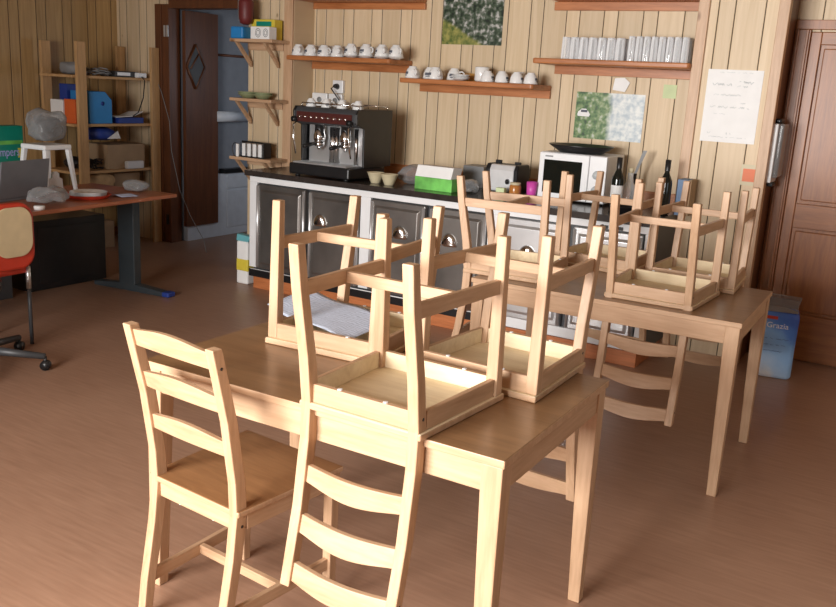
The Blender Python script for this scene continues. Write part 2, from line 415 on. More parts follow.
# kitchen seen through the doorway
struct(MB().box(-6.33, -6.18, YW + .151, 8.3, 0, H), 'wall_kitchen_left', M_SLATE)
struct(MB().box(-6.33, -3.6, 8.3, 8.4, 0, H), 'wall_kitchen_back', M_SLATE)
struct(MB().box(-3.7, -3.6, YB + .1, 8.3, 0, H), 'wall_kitchen_right', M_SLATE)
t = thing('kitchen_cabinet', 'bluish white kitchen cabinet with dark top seen through the doorway', 'cabinet', (-6.148, 7.02, 0))
w = MB(); w.box(-.03, .02, -1.03, .8, 0, .62); w.build('body', M_FRIDGEW, t, .004)
w = MB(); w.box(-.03, .045, -.55, .8, .622, .665); w.build('countertop', M_BLACK, t, .003)
w = MB(); w.box(.02, .03, -.5, -.05, .08, .45); w.box(.02, .03, -.5, -.05, .47, .6); w.build('door', M_FRIDGEW, t, .003)
w = MB(); w.box(.02, .03, -.0, .75, .08, .45); w.box(.02, .03, .0, .75, .47, .6); w.build('door', M_FRIDGEW, t, .003)
t = thing('towel_roll', 'pale towel roll on the grey kitchen wall beyond the doorway', 'towel roll', (-6.108, 6.58, 1.12))
w = MB(); w.tube([(0, -.22, .055), (0, .2, .055)], .05, 16); w.build('roll', M_FRIDGEW, t)
w = MB(); w.box(-.07, .0, -.24, -.225, .0, .06); w.box(-.07, .0, .205, .22, .0, .06); w.tube([(0, -.24, .055), (0, .22, .055)], .008, 6); w.build('holder', M_DGREY, t)
o = MB().tube([(-6.167, 6.1, 1.75), (-6.167, 7.6, 1.75)], .012, 8).build('wall_rail', M_DBROWN['y']); tag(o, 'thin dark rail across the grey kitchen wall', 'rail')
# baseboards
struct(MB().box(XL, XL + .015, YF, YW, 0, .08), 'baseboard_left', M_BROWN['y'], .002)
struct(MB().box(-.795 + .92, XR, YD - .015, YD, 0, .08), 'baseboard_back', M_BROWN['x'], .002)

# ------------------------------------------------------------------ dining tables
def make_table():
    t = thing('dining_table', '', 'table')
    L_, D_ = 1.18, .74
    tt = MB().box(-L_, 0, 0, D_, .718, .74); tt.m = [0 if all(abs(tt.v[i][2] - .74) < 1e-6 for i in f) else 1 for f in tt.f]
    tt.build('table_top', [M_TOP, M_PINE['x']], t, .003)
    for (x0, x1, y0, y1) in ((-L_ + .05, -.05, .012, .034), (-L_ + .05, -.05, D_ - .034, D_ - .012)):
        MB().box(x0, x1, y0, y1, .645, .718).build('apron', M_PINE['x'], t, .002)
    for (x0, x1) in ((-.034, -.012), (-L_ + .012, -L_ + .034)):
        MB().box(x0, x1, .05, D_ - .05, .645, .718).build('apron', M_PINE['y'], t, .002)
    for sx in (0, 1):
        for s in (0, 1):
            # outer faces stay upright, inner faces taper
            x = -.006 if sx == 0 else -L_ + .006; y = .006 if s == 0 else D_ - .006
            dx = -1 if sx == 0 else 1; dy = 1 if s == 0 else -1
            rings = []
            for z, w_ in ((0, .038), (.64, .056), (.718, .056)):
                xs = sorted((x, x + dx * w_)); ys = sorted((y, y + dy * w_))
                rings.append([(xs[0], ys[0], z), (xs[1], ys[0], z), (xs[1], ys[1], z), (xs[0], ys[1], z)])
            MB().loft(rings).build('leg', M_PINE['z'], t, .003)
    return t
TA = make_table(); TA.location = (-.7588, 1.7228, 0); TA.rotation_euler.z = .0092
TA['label'] = 'pine dining table nearest the camera, three upturned chairs on it'
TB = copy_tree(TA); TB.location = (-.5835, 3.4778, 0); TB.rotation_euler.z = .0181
TB['label'] = 'pine dining table beside the bar counter, four upturned chairs on it'
TA['group'] = TB['group'] = 'pine dining tables'

# ------------------------------------------------------------------ ladder-back chairs
def rear_leg_bm(s):
    m = MB()
    prof = [(.010, -.246, .0150), (.12, -.230, .0165), (.30, -.194, .0180), (.42, -.178, .0190), (.52, -.182, .0185), (.70, -.207, .0175), (.908, -.254, .0160)]
    m.bar([(s * .165, y, z, .0155, h) for z, y, h in prof]); return m
def post_y(z):
    P = [(.42, -.178), (.52, -.182), (.70, -.207), (.90, -.252)]
    for (a, ya), (b, yb) in zip(P, P[1:]):
        if a <= z <= b: return ya + (yb - ya) * (z - a) / (b - a)
def slat_mb(z0, hgt, bow=.012, arch=.016, shoulder=.0015):
    m = MB(); n = 14; rings = []
    for i in range(n + 1):
        t = i / n; x = -.152 + .304 * t; k = math.sin(PI * t)
        k2 = k ** 1.25
        zb = z0 + arch * .35 * k; zt = z0 + hgt - shoulder * 1.2 + (arch + shoulder) * k2
        yb, yt = post_y(min(.9, max(.42, zb))) - bow * k, post_y(min(.9, max(.42, zt))) - bow * k
        rings.append([(x, yb - .008, zb), (x, yb + .008, zb), (x, yt + .008, zt), (x, yt - .008, zt)])
    m.loft(rings); return m
def make_chair():
    t = thing('dining_chair', '', 'chair')
    m = MB(); m.prism([(-.187, -.197), (.187, -.197), (.208, .207), (-.208, .207)], 'z', .422, .440)
    m.m = [1 if all(abs(m.v[i][2] - .422) < 1e-6 for i in f) else 0 if all(abs(m.v[i][2] - .440) < 1e-6 for i in f) else 2 for f in m.f]
    m.build('seat', [M_SEAT, M_RAW, M_PINE['x']], t, .004)
    f = MB()
    f.prism([(-.185, .175), (.185, .175), (.185, .193), (-.185, .193)], 'z', .374, .422)
    f.m = [1 if all(abs(f.v[i][1] - .175) < 1e-6 for i in q) else 0 for q in f.f]
    f.build('apron', [M_PINE['x'], M_RAW], t, .002)
    f = MB(); f.box(-.152, .152, -.187, -.169, .374, .422); f.m = [1 if all(abs(f.v[i][1] + .169) < 1e-6 for i in q) else 0 for q in f.f]; f.build('apron', [M_PINE['x'], M_RAW], t, .002)
    for s in (-1, 1):
        f = MB(); pol = [(s * .167, -.16), (s * .181, -.16), (s * .197, .16), (s * .181, .16)]
        f.prism(pol, 'z', .374, .422); f.m = [1 if all(abs(abs(f.v[i][0]) - (.167 + (f.v[i][1] + .16) * .014 / .32)) < 1e-4 for i in q) else 0 for q in f.f]; f.build('apron', [M_PINE['y'], M_RAW], t, .002)
    for s in (-1, 1):
        l = rear_leg_bm(s).build('leg', M_PINE['z'], t, .003)
        b = MB()
        for z in (.39, .855):
            y = post_y(z) if z > .42 else -.178
            b.lathe(0, 0, [(.0045, -.0005), (.0045, .0008)], 10)
        b = MB()
        for z in (.39, .855):
            y = post_y(z) if z > .42 else -.178
            b.tube([(s * .1800, y, z), (s * .1812, y, z)], .0045, 10)
        b.build('bolt', M_BLACK, l)
        m = MB(); m.bar([(s * .188, .170, -.008, .0145, .0145), (s * .187, .178, .40, .0175, .0175), (s * .187, .178, .422, .0175, .0175)])
        m.build('leg', M_PINE['z'], t, .003)
        m = MB(); y0, y1 = -.215, .160
        m.loft([[(s * .165 - .008, y0, .105), (s * .165 + .008, y0, .105), (s * .165 + .008, y0, .143), (s * .165 - .008, y0, .143)],
                [(s * .186 - .008, y1, .105), (s * .186 + .008, y1, .105), (s * .186 + .008, y1, .143), (s * .186 - .008, y1, .143)]])
        m.build('stretcher', M_PINE['y'], t, .002)
    MB().box(-.169, .169, -.034, -.016, .110, .140).build('stretcher', M_PINE['x'], t, .002)
    for z0, hh in ((.590, .046), (.720, .049), (.846, .050)):
        slat_mb(z0, hh).build('slat', M_PINE['x'], t, .002)
    # little white screw heads on the underside edge of the apron
    for x, y in ((-.09, .184), (.09, .184), (-.07, -.178), (.07, -.178)):
        m = MB(); m.lathe(x, y, [(.0065, .3715), (.0065, .374)], 8, smooth=False); m.build('screw_cap', M_WHITE, t)
    t.scale.z = 1.025
    return t
C0 = make_chair(); C0.location = (-1.628, 1.818, 0); C0.rotation_euler = (.018, 0, -.083); C0.location.z = .003
C0['label'] = 'pine ladder-back chair standing upright on the floor at the near table'
G = 'pine ladder-back chairs'
C0['group'] = G
UP = [  # x, y, world yaw (0 = back towards the camera), label
    (-1.153, 1.893, -.015, 0.0, 'upturned pine chair on the near table, its back hanging over the camera side'),
    (-1.588, 2.292, PI + .057, 0.0, 'upturned pine chair on the near table with white papers lying in its seat frame'),
    (-1.060, 2.335, PI - .036, 0.0, 'upturned pine chair on the far right corner of the near table'),
    (-.98, 3.73, .006, 0.0, 'upturned pine chair on the far table, its back hanging over the near side'),
    (-.935, 4.20, PI + .012, 0.0, 'upturned pine chair on the far table at its back right, by the board wall'),
    (-1.672, 3.735, -1.459, 0.0, 'upturned pine chair at the left end of the far table, back hanging off the end'),
    (-1.415, 4.25, PI - .03, 0.0, 'upturned pine chair on the far table at its back left, beside the counter'),
]
for x, y, yaw, dz, lab in UP:
    c = copy_tree(C0); c.location = (x, y, .7404 + .440 * 1.025)
    # rotate half a turn about the chair's own front-back axis, then yaw
    c.rotation_euler = (Matrix.Rotation(yaw, 4, 'Z') @ Matrix.Rotation(PI, 4, 'Y')).to_euler()
    c['label'] = lab; c['group'] = G
C0.scale.z = 1.0
# papers in the upturned chair
m = MB(); n = 16
def sheet(mb, c, u, v, lift, n=14, th=.0012, seed=0):
    from mathutils import noise
    c, u, v = Vector(c), Vector(u), Vector(v)
    top = []; bot = []
    for j in range(n + 1):
        for i in range(n + 1):
            a, b = i / n - .5, j / n - .5
            p = c + u * a + v * b + Vector((0, 0, lift(a, b) + .002 * noise.noise(Vector((a * 5, b * 5, seed)))))
            top.append(p); bot.append(p - Vector((0, 0, th)))
    fs = []; N_ = (n + 1) ** 2
    for j in range(n):
        for i in range(n):
            q = j * (n + 1) + i
            fs.append((q, q + 1, q + n + 2, q + n + 1)); fs.append((N_ + q, N_ + q + n + 1, N_ + q + n + 2, N_ + q + 1))
    for i in range(n):
        for (a, b) in ((i, i + 1), (n * (n + 1) + i + 1, n * (n + 1) + i), ((i + 1) * (n + 1), i * (n + 1)), (i * (n + 1) + n, (i + 1) * (n + 1) + n)):
            fs.append((a, b, N_ + b, N_ + a) if False else (b, a, N_ + a, N_ + b))
    mb._add(top + bot, fs, 0, True)
def paper_print_mat():
    m, nt, b = newmat('printed_paper'); L = nt.links; N = nt.nodes
    tc = N.new('ShaderNodeTexCoord'); wv = N.new('ShaderNodeTexWave'); wv.inputs['Scale'].default_value = 30; wv.inputs['Distortion'].default_value = 9; wv.inputs['Detail'].default_value = 4
    wv.bands_direction = 'Y'; L.new(tc.outputs['Object'], wv.inputs[0])
    r = N.new('ShaderNodeValToRGB'); r.color_ramp.elements[0].position = .1; r.color_ramp.elements[0].color = (.34, .38, .47, 1)
    r.color_ramp.elements[1].position = .6; r.color_ramp.elements[1].color = (.50, .55, .66, 1)
    L.new(wv.outputs['Fac'], r.inputs[0]); L.new(r.outputs[0], b.inputs['Base Color']); b.inputs['Roughness'].default_value = .7
    return m
m = MB(); sheet(m, (-1.685, 2.27, .820), (.40, -.10, -.035), (.03, .20, .01), lambda a, b: .010 * math.sin(6 * a) + .02 * b)
o = m.build('paper_sheet', paper_print_mat()); tag(o, 'grey printed newspaper sheets lying over the upturned chair frame', 'paper')

# ------------------------------------------------------------------ bar counter with refrigerator doors
cx0, cx1, cyf, cyb = -4.435, -1.385, 4.965, 5.47
t = thing('bar_counter', 'long back bar counter with steel refrigerator doors and black worktop', 'counter', (0, 0, 0))
MB().box(cx0 + .02, cx1, cyf + .03, cyb, .09, .85).build('body', M_DGREY, t)
MB().box(cx0 + .03, cx1 - .02, cyf + .015, cyb, 0, .092).build('plinth', M_PLINTH, t, .003)
m = MB(); m.box(cx0, cx1, cyf, cyf + .03, .808, .852); m.box(cx0, cx0 + .07, cyf, cyf + .03, .165, .808)
m.box(-3.425, -3.345, cyf, cyf + .03, .165, .808); m.box(-2.44, -2.36, cyf, cyf + .03, .165, .808); m.box(-1.43, cx1, cyf, cyf + .03, .1, .808)
m.box(-2.44, cx1, cyf, cyf + .03, .10, .165)
m.build('front_frame', M_WHITE, t, .004)
m = MB(); m.box(cx0, -2.44, cyf - .004, cyf + .028, .093, .15); m.build('kick_strip', M_BLACK, t, .003)
m = MB(); m.tube([(cx0 + .02, cyf - .006, .152), (-2.45, cyf - .006, .152)], .004, 6); m.build('edge_strip', M_WHITE, t)
DOORS = [(-4.355, -3.90, None), (-3.865, -3.43, -3.75), (-3.335, -2.90, -3.08), (-2.865, -2.445, -2.70), (-2.345, -1.90, -2.145), (-1.865, -1.44, None)]
for i, (a, b, hx) in enumerate(DOORS):
    z0, z1 = (.165, .80)
    mt = M_DSTEEL if i < 4 else M_STEEL
    dmb = MB(); dmb.box(a, b, cyf - .012, cyf + .028, z0, z1); dd = dmb.build('door', mt, t, .010, seg=3)
    pm = MB(); e = .035
    pm.loft([[(a + e, cyf - .0125, z0 + e), (b - e, cyf - .0125, z0 + e), (b - e, cyf - .0125, z1 - e), (a + e, cyf - .0125, z1 - e)],
             [(a + e + .018, cyf - .026, z0 + e + .018), (b - e - .018, cyf - .026, z0 + e + .018), (b - e - .018, cyf - .026, z1 - e - .018), (a + e + .018, cyf - .026, z1 - e - .018)]])
    pm.build('panel', mt, dd, .003)
    for gx in (a + .012, b - .012):
        gm = MB(); gm.tube([(gx, cyf - .014, z0 + .012), (gx, cyf - .014, z1 - .012)], .011, 10); gm.build('gasket', M_STEEL, dd)
    if hx is not None:
        hm = MB(); zc = .60; seg = 14; rings = []
        # shell-shaped pull: a scooped half dome
        for j in range(5):
            ph = PI / 2 * j / 4
            rings.append([(hx + .062 * math.cos(PI * k / seg) * math.cos(ph * .98), cyf - .027 - .028 * math.sin(ph), zc - .035 + .085 * math.sin(PI * k / seg) * math.cos(ph * .6)) for k in range(seg + 1)])
        hm.loft(rings, smooth=True, closed=True); hm.build('handle', M_CHROME, dd)
m = MB(); m.prism([(cx0 - .035, 4.945), (cx1, 4.945), (cx1, YN - .022), (NX1 - .006, YN - .022), (NX1 - .006, YB - .004), (NX0 + .004, YB - .004), (NX0 + .004, YN - .024), (cx0 - .035, YN - .024)], 'z', .853, .893)
m.build('worktop', M_WORK, t, .003)
m = MB(); m.box(NX0 + .006, NX1 - .008, YB - .022, YB - .004, .8935, .975); m.build('backsplash', M_SHELF, t, .003)
m = MB()
for bx in (-1.69, -1.60):
    m.tube([(bx, cyf - .002, .822), (bx, cyf - .014, .822)], .013, 10); m.box(bx + .015, bx + .035, cyf - .012, cyf - .001, .812, .832)
m.build('badge', M_BLACK, t)
WT = .8932

# espresso machine
t = thing('espresso_machine', 'black and chrome two-group espresso machine on the bar counter', 'coffee machine', (-4.07, 4.985, WT))
# local: x 0..0.6, y 0..0.46
m = MB(); m.box(0, .53, -.015, .44, .012, .092); m.build('base', M_BLACK, t, .012)
m = MB()
for x, y in ((.05, .03), (.48, .03), (.05, .40), (.48, .40)): m.lathe(x, y, [(.02, 0), (.017, .013)], 12)
m.build('foot', M_BLACK, t)
m = MB(); m.box(.03, .50, -.005, .15, .0925, .100)
for k in range(20): m.box(.035 + k * .0235, .045 + k * .0235, -.004, .15, .100, .104)
m.build('drip_tray', M_STEEL, t)
m = MB(); m.box(.045, .545, .155, .44, .093, .47); m.build('body', M_STEEL, t, .008)
m = MB(); m.prism([(.04, .37), (.155, .36), (.44, .36), (.44, .488), (.03, .488), (.005, .46), (.005, .40)], 'x', .03, .56); m.build('top_housing', M_DGREY, t, .006)
m = MB(); m.prism([(.0, .385), (.0035, .385), (.0035, .455), (.0, .455)], 'x', .05, .53); o = m.build('control_panel', plain('dark_maroon', (.07, .018, .016), .3), t)
for k in range(9):
    MB().tube([(.08 + .05 * k, -.0005, .42), (.08 + .05 * k, -.010, .42)], .009, 10).build('button', M_CHROME, t)
for x0 in (.56, .018):
    m = MB(); m.prism([(.10, .093), (.445, .093), (.445, .492), (.02, .492), (-.002, .46), (.0, .39), (.09, .36)], 'x', x0, x0 + .014); m.build('side_panel', M_BLACK, t, .003)
for x, r_ in ((.27, .026), (.305, .026), (.475, .018)):
    MB().tube([(x, .148, .105), (x, .148, .355)], r_, 14).build('reflection_column', M_CHROME, t)  # polished tubes added to draw bright vertical reflections on the steel front
for gx in (.19, .42):
    g = MB(); g.lathe(gx, .09, [(.036, .255), (.042, .265), (.042, .30), (.036, .31), (.034, .372)], 20); gh = g.build('group_head', M_CHROME, t)
    g = MB(); g.lathe(gx, .09, [(.030, .215), (.036, .225), (.036, .255)], 20); g.tube([(gx, .09, .222), (gx, .09, .195)], .012, 8)
    pf = g.build('portafilter', M_CHROME, gh)
    g = MB(); g.tube([(gx, .05, .238), (gx, -.02, .232), (gx, -.085, .222)], [.010, .015, .013], 12); g.build('handle', M_BLACK, gh)
for sx in (.045, .525):
    g = MB(); g.tube([(sx, .01, .385), (sx, -.03, .36), (sx + .01, -.035, .27), (sx + .02, -.02, .16)], .0055, 8); g.build('steam_wand', M_CHROME, t)
    g = MB(); g.tube([(sx, .005, .40), (sx, -.035, .40)], [.016, .02], 12); g.build('steam_knob', M_BLACK, t)
m = MB()
for y in (.06, .42): m.tube([(.05, y, .515), (.545, y, .515)], .004, 8)
for x in (.05, .2975, .545):
    m.tube([(x, .06, .515), (x, .42, .515)], .004, 8)
    for y in (.06, .42): m.tube([(x, y, .488), (x, y, .515)], .004, 8)
m.build('cup_rail', M_CHROME, t)
ESP_TOP = WT + .4885

# cups: upturned on the shelf with saucer below
def make_cup():
    t = thing('coffee_cup', '', 'cup')
    m = MB(); m.lathe(0, 0, [(.040, 0), (.0395, .008), (.036, .030), (.029, .047), (.021, .055), (.021, .061), (.018, .061), (.017, .056), (.004, .0555)], 24); m.build('body', M_CERAM, t)
    h = MB(); h.tube([(.037 * math.cos(-.5), .037 * math.sin(-.5), .018), (.055 * math.cos(-.5), .055 * math.sin(-.5), .02), (.058 * math.cos(-.5), .058 * math.sin(-.5), .036), (.046 * math.cos(-.5), .046 * math.sin(-.5), .045), (.029 * math.cos(-.5), .029 * math.sin(-.5), .043)], .004, 8); h.build('handle', M_CERAM, t)
    l = MB(); n = 6
    for a0, a1, z0, z1 in ((-2.35, -1.55, .020, .033), (-2.2, -1.75, .012, .017)):
        rr = lambda z: .0405 - .0045 * max(0, (z - .008)) / .022 * 1.0 + .0006
        l.loft([[(rr(z) * math.cos(a0 + (a1 - a0) * k / n), rr(z) * math.sin(a0 + (a1 - a0) * k / n), z) for z in (z0, z1)] + [((rr(z) - .001) * math.cos(a0 + (a1 - a0) * k / n), (rr(z) - .001) * math.sin(a0 + (a1 - a0) * k / n), z) for z in (z1, z0)] for k in range(n + 1)])
    l.build('logo', M_INK, t)
    return t
def make_saucer():
    m = MB(); m.lathe(0, 0, [(.03, 0), (.034, .002), (.062, .012), (.064, .013), (.062, .015), (.030, .006), (.004, .005)], 28)
    return m.build('saucer', M_CERAM)
cup0 = make_cup(); cup_used = [False]
sau0 = make_saucer(); sau_used = [False]
def put_cup(x, y, z, rz, label, group, s=1.0):
    c = copy_tree(cup0) if cup_used[0] else cup0; cup_used[0] = True
    c.location = (x, y, z); c.rotation_euler.z = rz; c.scale = (s, s, s); tag(c, label, 'cup', group)
def put_saucer(x, y, z, label, group):
    c = sau0.copy() if sau_used[0] else sau0
    if sau_used[0]: COL.objects.link(c)
    sau_used[0] = True; c.location = (x, y, z); tag(c, label, 'saucer', group)

# ------------------------------------------------------------------ wall shelves above the bar
def wall_shelf(name, label, x0, x1, zt, wx0=None, ext_left=0, th=.034, cleat=.05, yf=5.43, wx1=None):
    t = thing(name, label, 'shelf', (0, 0, 0)); 
    wx0 = wx0 if wx0 is not None else x0; wx1 = wx1 or x1
    pol = [(x0, yf + .012), (x0 + .012, yf), (x1 - .012, yf), (x1, yf + .012), (x1, YB - .003), (wx0, YB - .003), (wx0, YN - .026), (x0, YN - .026)] if x0 < NX0 else [(x0, yf + .012), (x0 + .012, yf), (x1 - .012, yf), (x1, yf + .012), (x1, YB - .003), (x0 + .02, YB - .003)]
    MB().prism(pol, 'z', zt - th, zt).build('board', M_SHELF, t, .008)
    MB().box(wx0, wx1, YB - .026, YB - .003, zt - th - cleat, zt - th - .0005).build('cleat', M_SHELF, t, .002)
    return t
Z1, Z2, Z3 = 1.742, 1.617, 1.785
wall_shelf('wall_shelf', 'orange wooden shelf holding the left row of upturned white cups', -4.50, -3.545, Z1, NX0 + .004, cleat=.055)
wall_shelf('wall_shelf', 'orange wooden shelf in the middle with cups and a tumbler', -3.46, -2.42, Z2, -3.46, cleat=.055)
wall_shelf('wall_shelf', 'orange wooden shelf at the right carrying the drinking glasses', -2.44, NX1 - .004, Z3, -2.40, cleat=.055)
wall_shelf('wall_shelf', 'topmost orange wooden shelf above the left cup row', -4.50, -3.45, 2.185, NX0 + .004, cleat=.045)
wall_shelf('wall_shelf', 'topmost orange wooden shelf above the drinking glasses', -2.44, NX1 - .004, 2.195, -2.44, cleat=.055)

GC = 'white coffee cups on the bar shelves'
xs = [-4.43, -4.31, -4.185, -4.06, -3.935, -3.80, -3.66, -3.54]
for i, x in enumerate(xs):
    pos = ['leftmost', 'second', 'third', 'fourth', 'fifth', 'sixth', 'seventh', 'last'][i]
    lab = f'upturned white cup, {pos} from the left in the front of the left cup shelf'
    put_saucer(x, 5.505 - .0, Z1 + .0005, f'white saucer under the {pos} cup of the left cup shelf', 'saucers on the bar shelves') if i > 3 else None
    put_cup(x, 5.505, Z1 + (.0165 if i > 3 else .0005), -.3 + .25 * (i % 3), lab, GC, 1.36)
for i, x in enumerate((-4.33, -4.20, -4.07, -3.93, -3.79, -3.64)):
    put_cup(x, 5.62, Z1 + .0005, .4 * i, 'upturned white cup in the back row of the left cup shelf', 'back row cups on the left shelf', 1.36)
for i, x in enumerate((-3.40, -3.21)):
    put_cup(x, 5.52, Z2 + .0005, -.2, ['upturned white cup at the left end of the middle shelf', 'upturned white cup, second from the left on the middle shelf'][i], GC, 1.36)
for i, x in enumerate((-3.32, -3.12)):
    put_cup(x, 5.63, Z2 + .0005, .5, ['upturned white cup behind the two left cups of the middle shelf', 'upturned white cup behind and right of the left cup group, middle shelf'][i], GC, 1.36)
for i, x in enumerate((-2.80, -2.69, -2.58, -2.478)):
    put_cup(x, 5.52, Z2 + .0005, 1.9, f'upturned white cup, {["first","second","third","fourth"][i]} of the four at the right of the middle shelf', GC, 1.2)
for i, x in enumerate((-2.75, -2.61)):
    put_cup(x, 5.64, Z2 + .0005, 1.9, 'upturned white cup behind the right cup row of the middle shelf', 'back cups at the right of the middle shelf', 1.28)
for k in range(4):
    put_saucer(-3.03 + .01 * (k % 2), 5.55, Z2 + .0006 + .009 * k, 'white saucer in the little stack on the middle shelf', 'saucer stack on the middle shelf')
m = MB(); m.lathe(0, 0, [(.042, 0), (.05, .01), (.05, .095), (.046, .1), (.044, .095), (.044, .012), (.003, .010)], 28); o = m.build('tumbler', M_CERAM, loc=(-2.885, 5.60, Z2 + .0005)); tag(o, 'plain white tall tumbler on the middle shelf', 'tumbler')
t = thing('serving_tray', 'amber tray leaning on the wall behind the middle shelf saucers', 'tray', (-2.98, 5.70, Z2 + .0005))
m = MB(); m.box(-.12, .09, 0, .012, 0, .055); m.build('panel', M_GLASSD, t, .002)
GE = 'cups warming on the espresso machine'
for i in range(7):
    put_cup(-3.985 + .068 * i, 5.105 + (.11 if i % 2 else 0), ESP_TOP, .6 * i, 'upturned white cup on top of the espresso machine', GE, .95)

# glasses: ribbed tumblers upside down, two rows
def make_glass(h, r):
    t = thing('drinking_glass', '', 'glass')
    m = MB(); n = 20
    def ring(rr, z): return [((rr * (1 + .05 * (i % 2))) * math.cos(2 * PI * i / n), (rr * (1 + .05 * (i % 2))) * math.sin(2 * PI * i / n), z) for i in range(n)]
    m.loft([ring(r, 0), ring(r, h * .3), ring(r * .93, h * .97), ring(r * .9, h), ring(r * .55, h), ring(r * .8, h * .90), ring(r * .9, h * .3), ring(r * .93, 0.001)], smooth=False, cap=False)
    m.build('body', M_GLASS, t)
    b = MB(); b.lathe(0, 0, [(r * .5, h * .93), (r * .86, h * .945), (r * .86, h * .99), (r * .5, h * .985)], 20); b.build('thick_base', M_GLASS, t)
    return t
ga = make_glass(.135, .0285); gb = make_glass(.148, .0215); first = {'a': True, 'b': True}
def put_glass(kind, x, y, label, group):
    src = ga if kind == 'a' else gb
    c = src if first[kind] else copy_tree(src); first[kind] = False
    c.location = (x, y, Z3 + .0006); c.rotation_euler.z = random.random(); tag(c, label, 'glass', group)
for row, y in enumerate((5.49, 5.56, 5.63)):
    for i in range(7):
        put_glass('a', -2.235 + i * .0600, y, 'upturned ribbed wide tumbler in the left block of glasses', 'wide tumblers on the glass shelf')
    for i in range(8):
        put_glass('b', -1.805 + i * .0475, y, 'upturned taller slim tumbler in the right block of glasses', 'slim tumblers on the glass shelf')

# ------------------------------------------------------------------ small bracket shelves on the left pilaster
def small_shelf(z, label):
    t = thing('bracket_shelf', label, 'shelf', (0, 0, z))
    MB().box(-4.925, -4.50, 5.27, YN - .002, -.024, 0).build('board', M_PINE['x'], t, .003)
    MB().box(-4.925, -4.565, YN - .021, YN - .002, -.075, -.0245).build('cleat', M_PINE['x'], t, .002)
    for x in (-4.90, -4.62):
        MB().prism([(5.30, -.0245), (5.335, -.0245), (YN - .021, -.165), (YN - .021, -.205)], 'x', x, x + .022).build('bracket', M_PINE['z'], t, .002)
small_shelf(1.845, 'upper small pine bracket shelf with yellow, blue and white boxes')
small_shelf(1.40, 'middle small pine bracket shelf with green dishes')
small_shelf(.945, 'lowest small pine bracket shelf just above the counter end')
o = MB().box(-4.925, -4.80, 5.28, 5.42, 1.8455, 1.935).build('blue_packet', M_BLUE, None, .012); wobble(o, .002, 20); tag(o, 'bright blue packet at the left of the upper bracket shelf', 'packet')
t = thing('yellow_box', 'yellow carton standing on the upper bracket shelf', 'box', (-4.69, 5.43, 1.8455))
MB().box(-.11, .12, -.05, .045, 0, .150).build('carton', M_YELLOW, t, .003)
MB().box(-.06, .09, -.0512, -.0502, .10, .135).build('green_band', M_GREENB, t)
t = thing('white_box', 'white carton with ring print on the upper bracket shelf', 'box', (-4.61, 5.31, 1.8455)); t.scale = (1.15, 1, 1.45)
MB().box(-.095, .065, -.03, .055, 0, .062).build('carton', M_PAPER, t, .002)
m = MB()
for cxr, rr in ((-.03, .022), (.035, .02)):
    for k in range(2):
        r_ = rr - .009 * k
        m.tube([(cxr + r_ * math.cos(a * PI / 8), -.0312, .031 + r_ * math.sin(a * PI / 8)) for a in range(17)], .0018, 6)
m.build('ring_print', M_GREY, t)
t = thing('red_lantern', 'dark red lantern hanging on a chain above the bracket shelves', 'lantern', (-4.81, 5.33, 1.95))
m = MB(); m.lathe(0, 0, [(.02, 0), (.045, .012), (.055, .05), (.058, .16), (.045, .19), (.02, .2)], 18); m.build('shade', M_DRED, t)
m = MB(); m.tube([(0, 0, .2), (0, 0, .648)], .003, 6); m.build('cord', M_BLACK, t)
m = MB()
for k in range(13):
    a = .5 * (k % 2) * PI
    m.tube([(-.075 + .008 * math.cos(b * PI / 4) * math.cos(a), .008 * math.cos(b * PI / 4) * math.sin(a), .04 + .016 * k + .011 * math.sin(b * PI / 4)) for b in range(9)], .0018, 5)
m.tube([(-.075, 0, .24), (0, 0, .35)], .0015, 5)
m.build('chain', M_GREY, t)
for i, (x, y, z, r, lab) in enumerate(((-4.83, 5.385, 1.4005, .085, 'shallow olive green dish at the left of the middle bracket shelf'), (-4.67, 5.375, 1.4005, .08, 'shallow olive green dish at the right of the middle bracket shelf'))):
    for k in range(2):
        m = MB(); m.lathe(0, 0, [(r * .45, 0), (r * .55, .002), (r * .95, .030), (r, .034), (r * .94, .034), (r * .5, .008), (.003, .006)], 28)
        o = m.build('dish', M_OLIVE, loc=(x, y, z + .014 * k)); tag(o, lab if k == 0 else lab.replace('shallow', 'top shallow'), 'dish')
t = thing('packet_rack', 'dark wire rack of upright white packets on the lowest bracket shelf', 'rack', (-4.925, 5.33, .9455))
m = MB(); m.box(.03, .335, -.035, .06, 0, .008); m.box(.325, .335, -.035, .06, .008, .12); m.box(.03, .335, .05, .06, .008, .12)
m.build('frame', M_BLACK, t, .002)
m = MB(); m.tube([(.045 + .03 * math.cos(a * PI / 8), -.04, .055 + .05 * math.sin(a * PI / 8)) for a in range(17)], .004, 6)
for k in range(5): m.tube([(.10 + .056 * k, -.04, .004), (.10 + .056 * k, -.04, .115)], .003, 6)
m.build('wire', M_DGREY, t)
for k in range(4):
    o = MB().box(-4.925 + .105 + .056 * k, -4.925 + .152 + .056 * k, 5.302, 5.375, .9540, .9540 + .098).build('packet', M_PAPER, None, .003)
    tag(o, 'white packet standing in the dark rack on the lowest bracket shelf', 'packet', 'white packets in the rack')
o = MB().box(-4.86, -4.835, 5.275, 5.29, .9456, 1.045).build('packet', M_PAPER, None, .003); tag(o, 'slim white packet standing alone at the left end of the rack', 'packet')

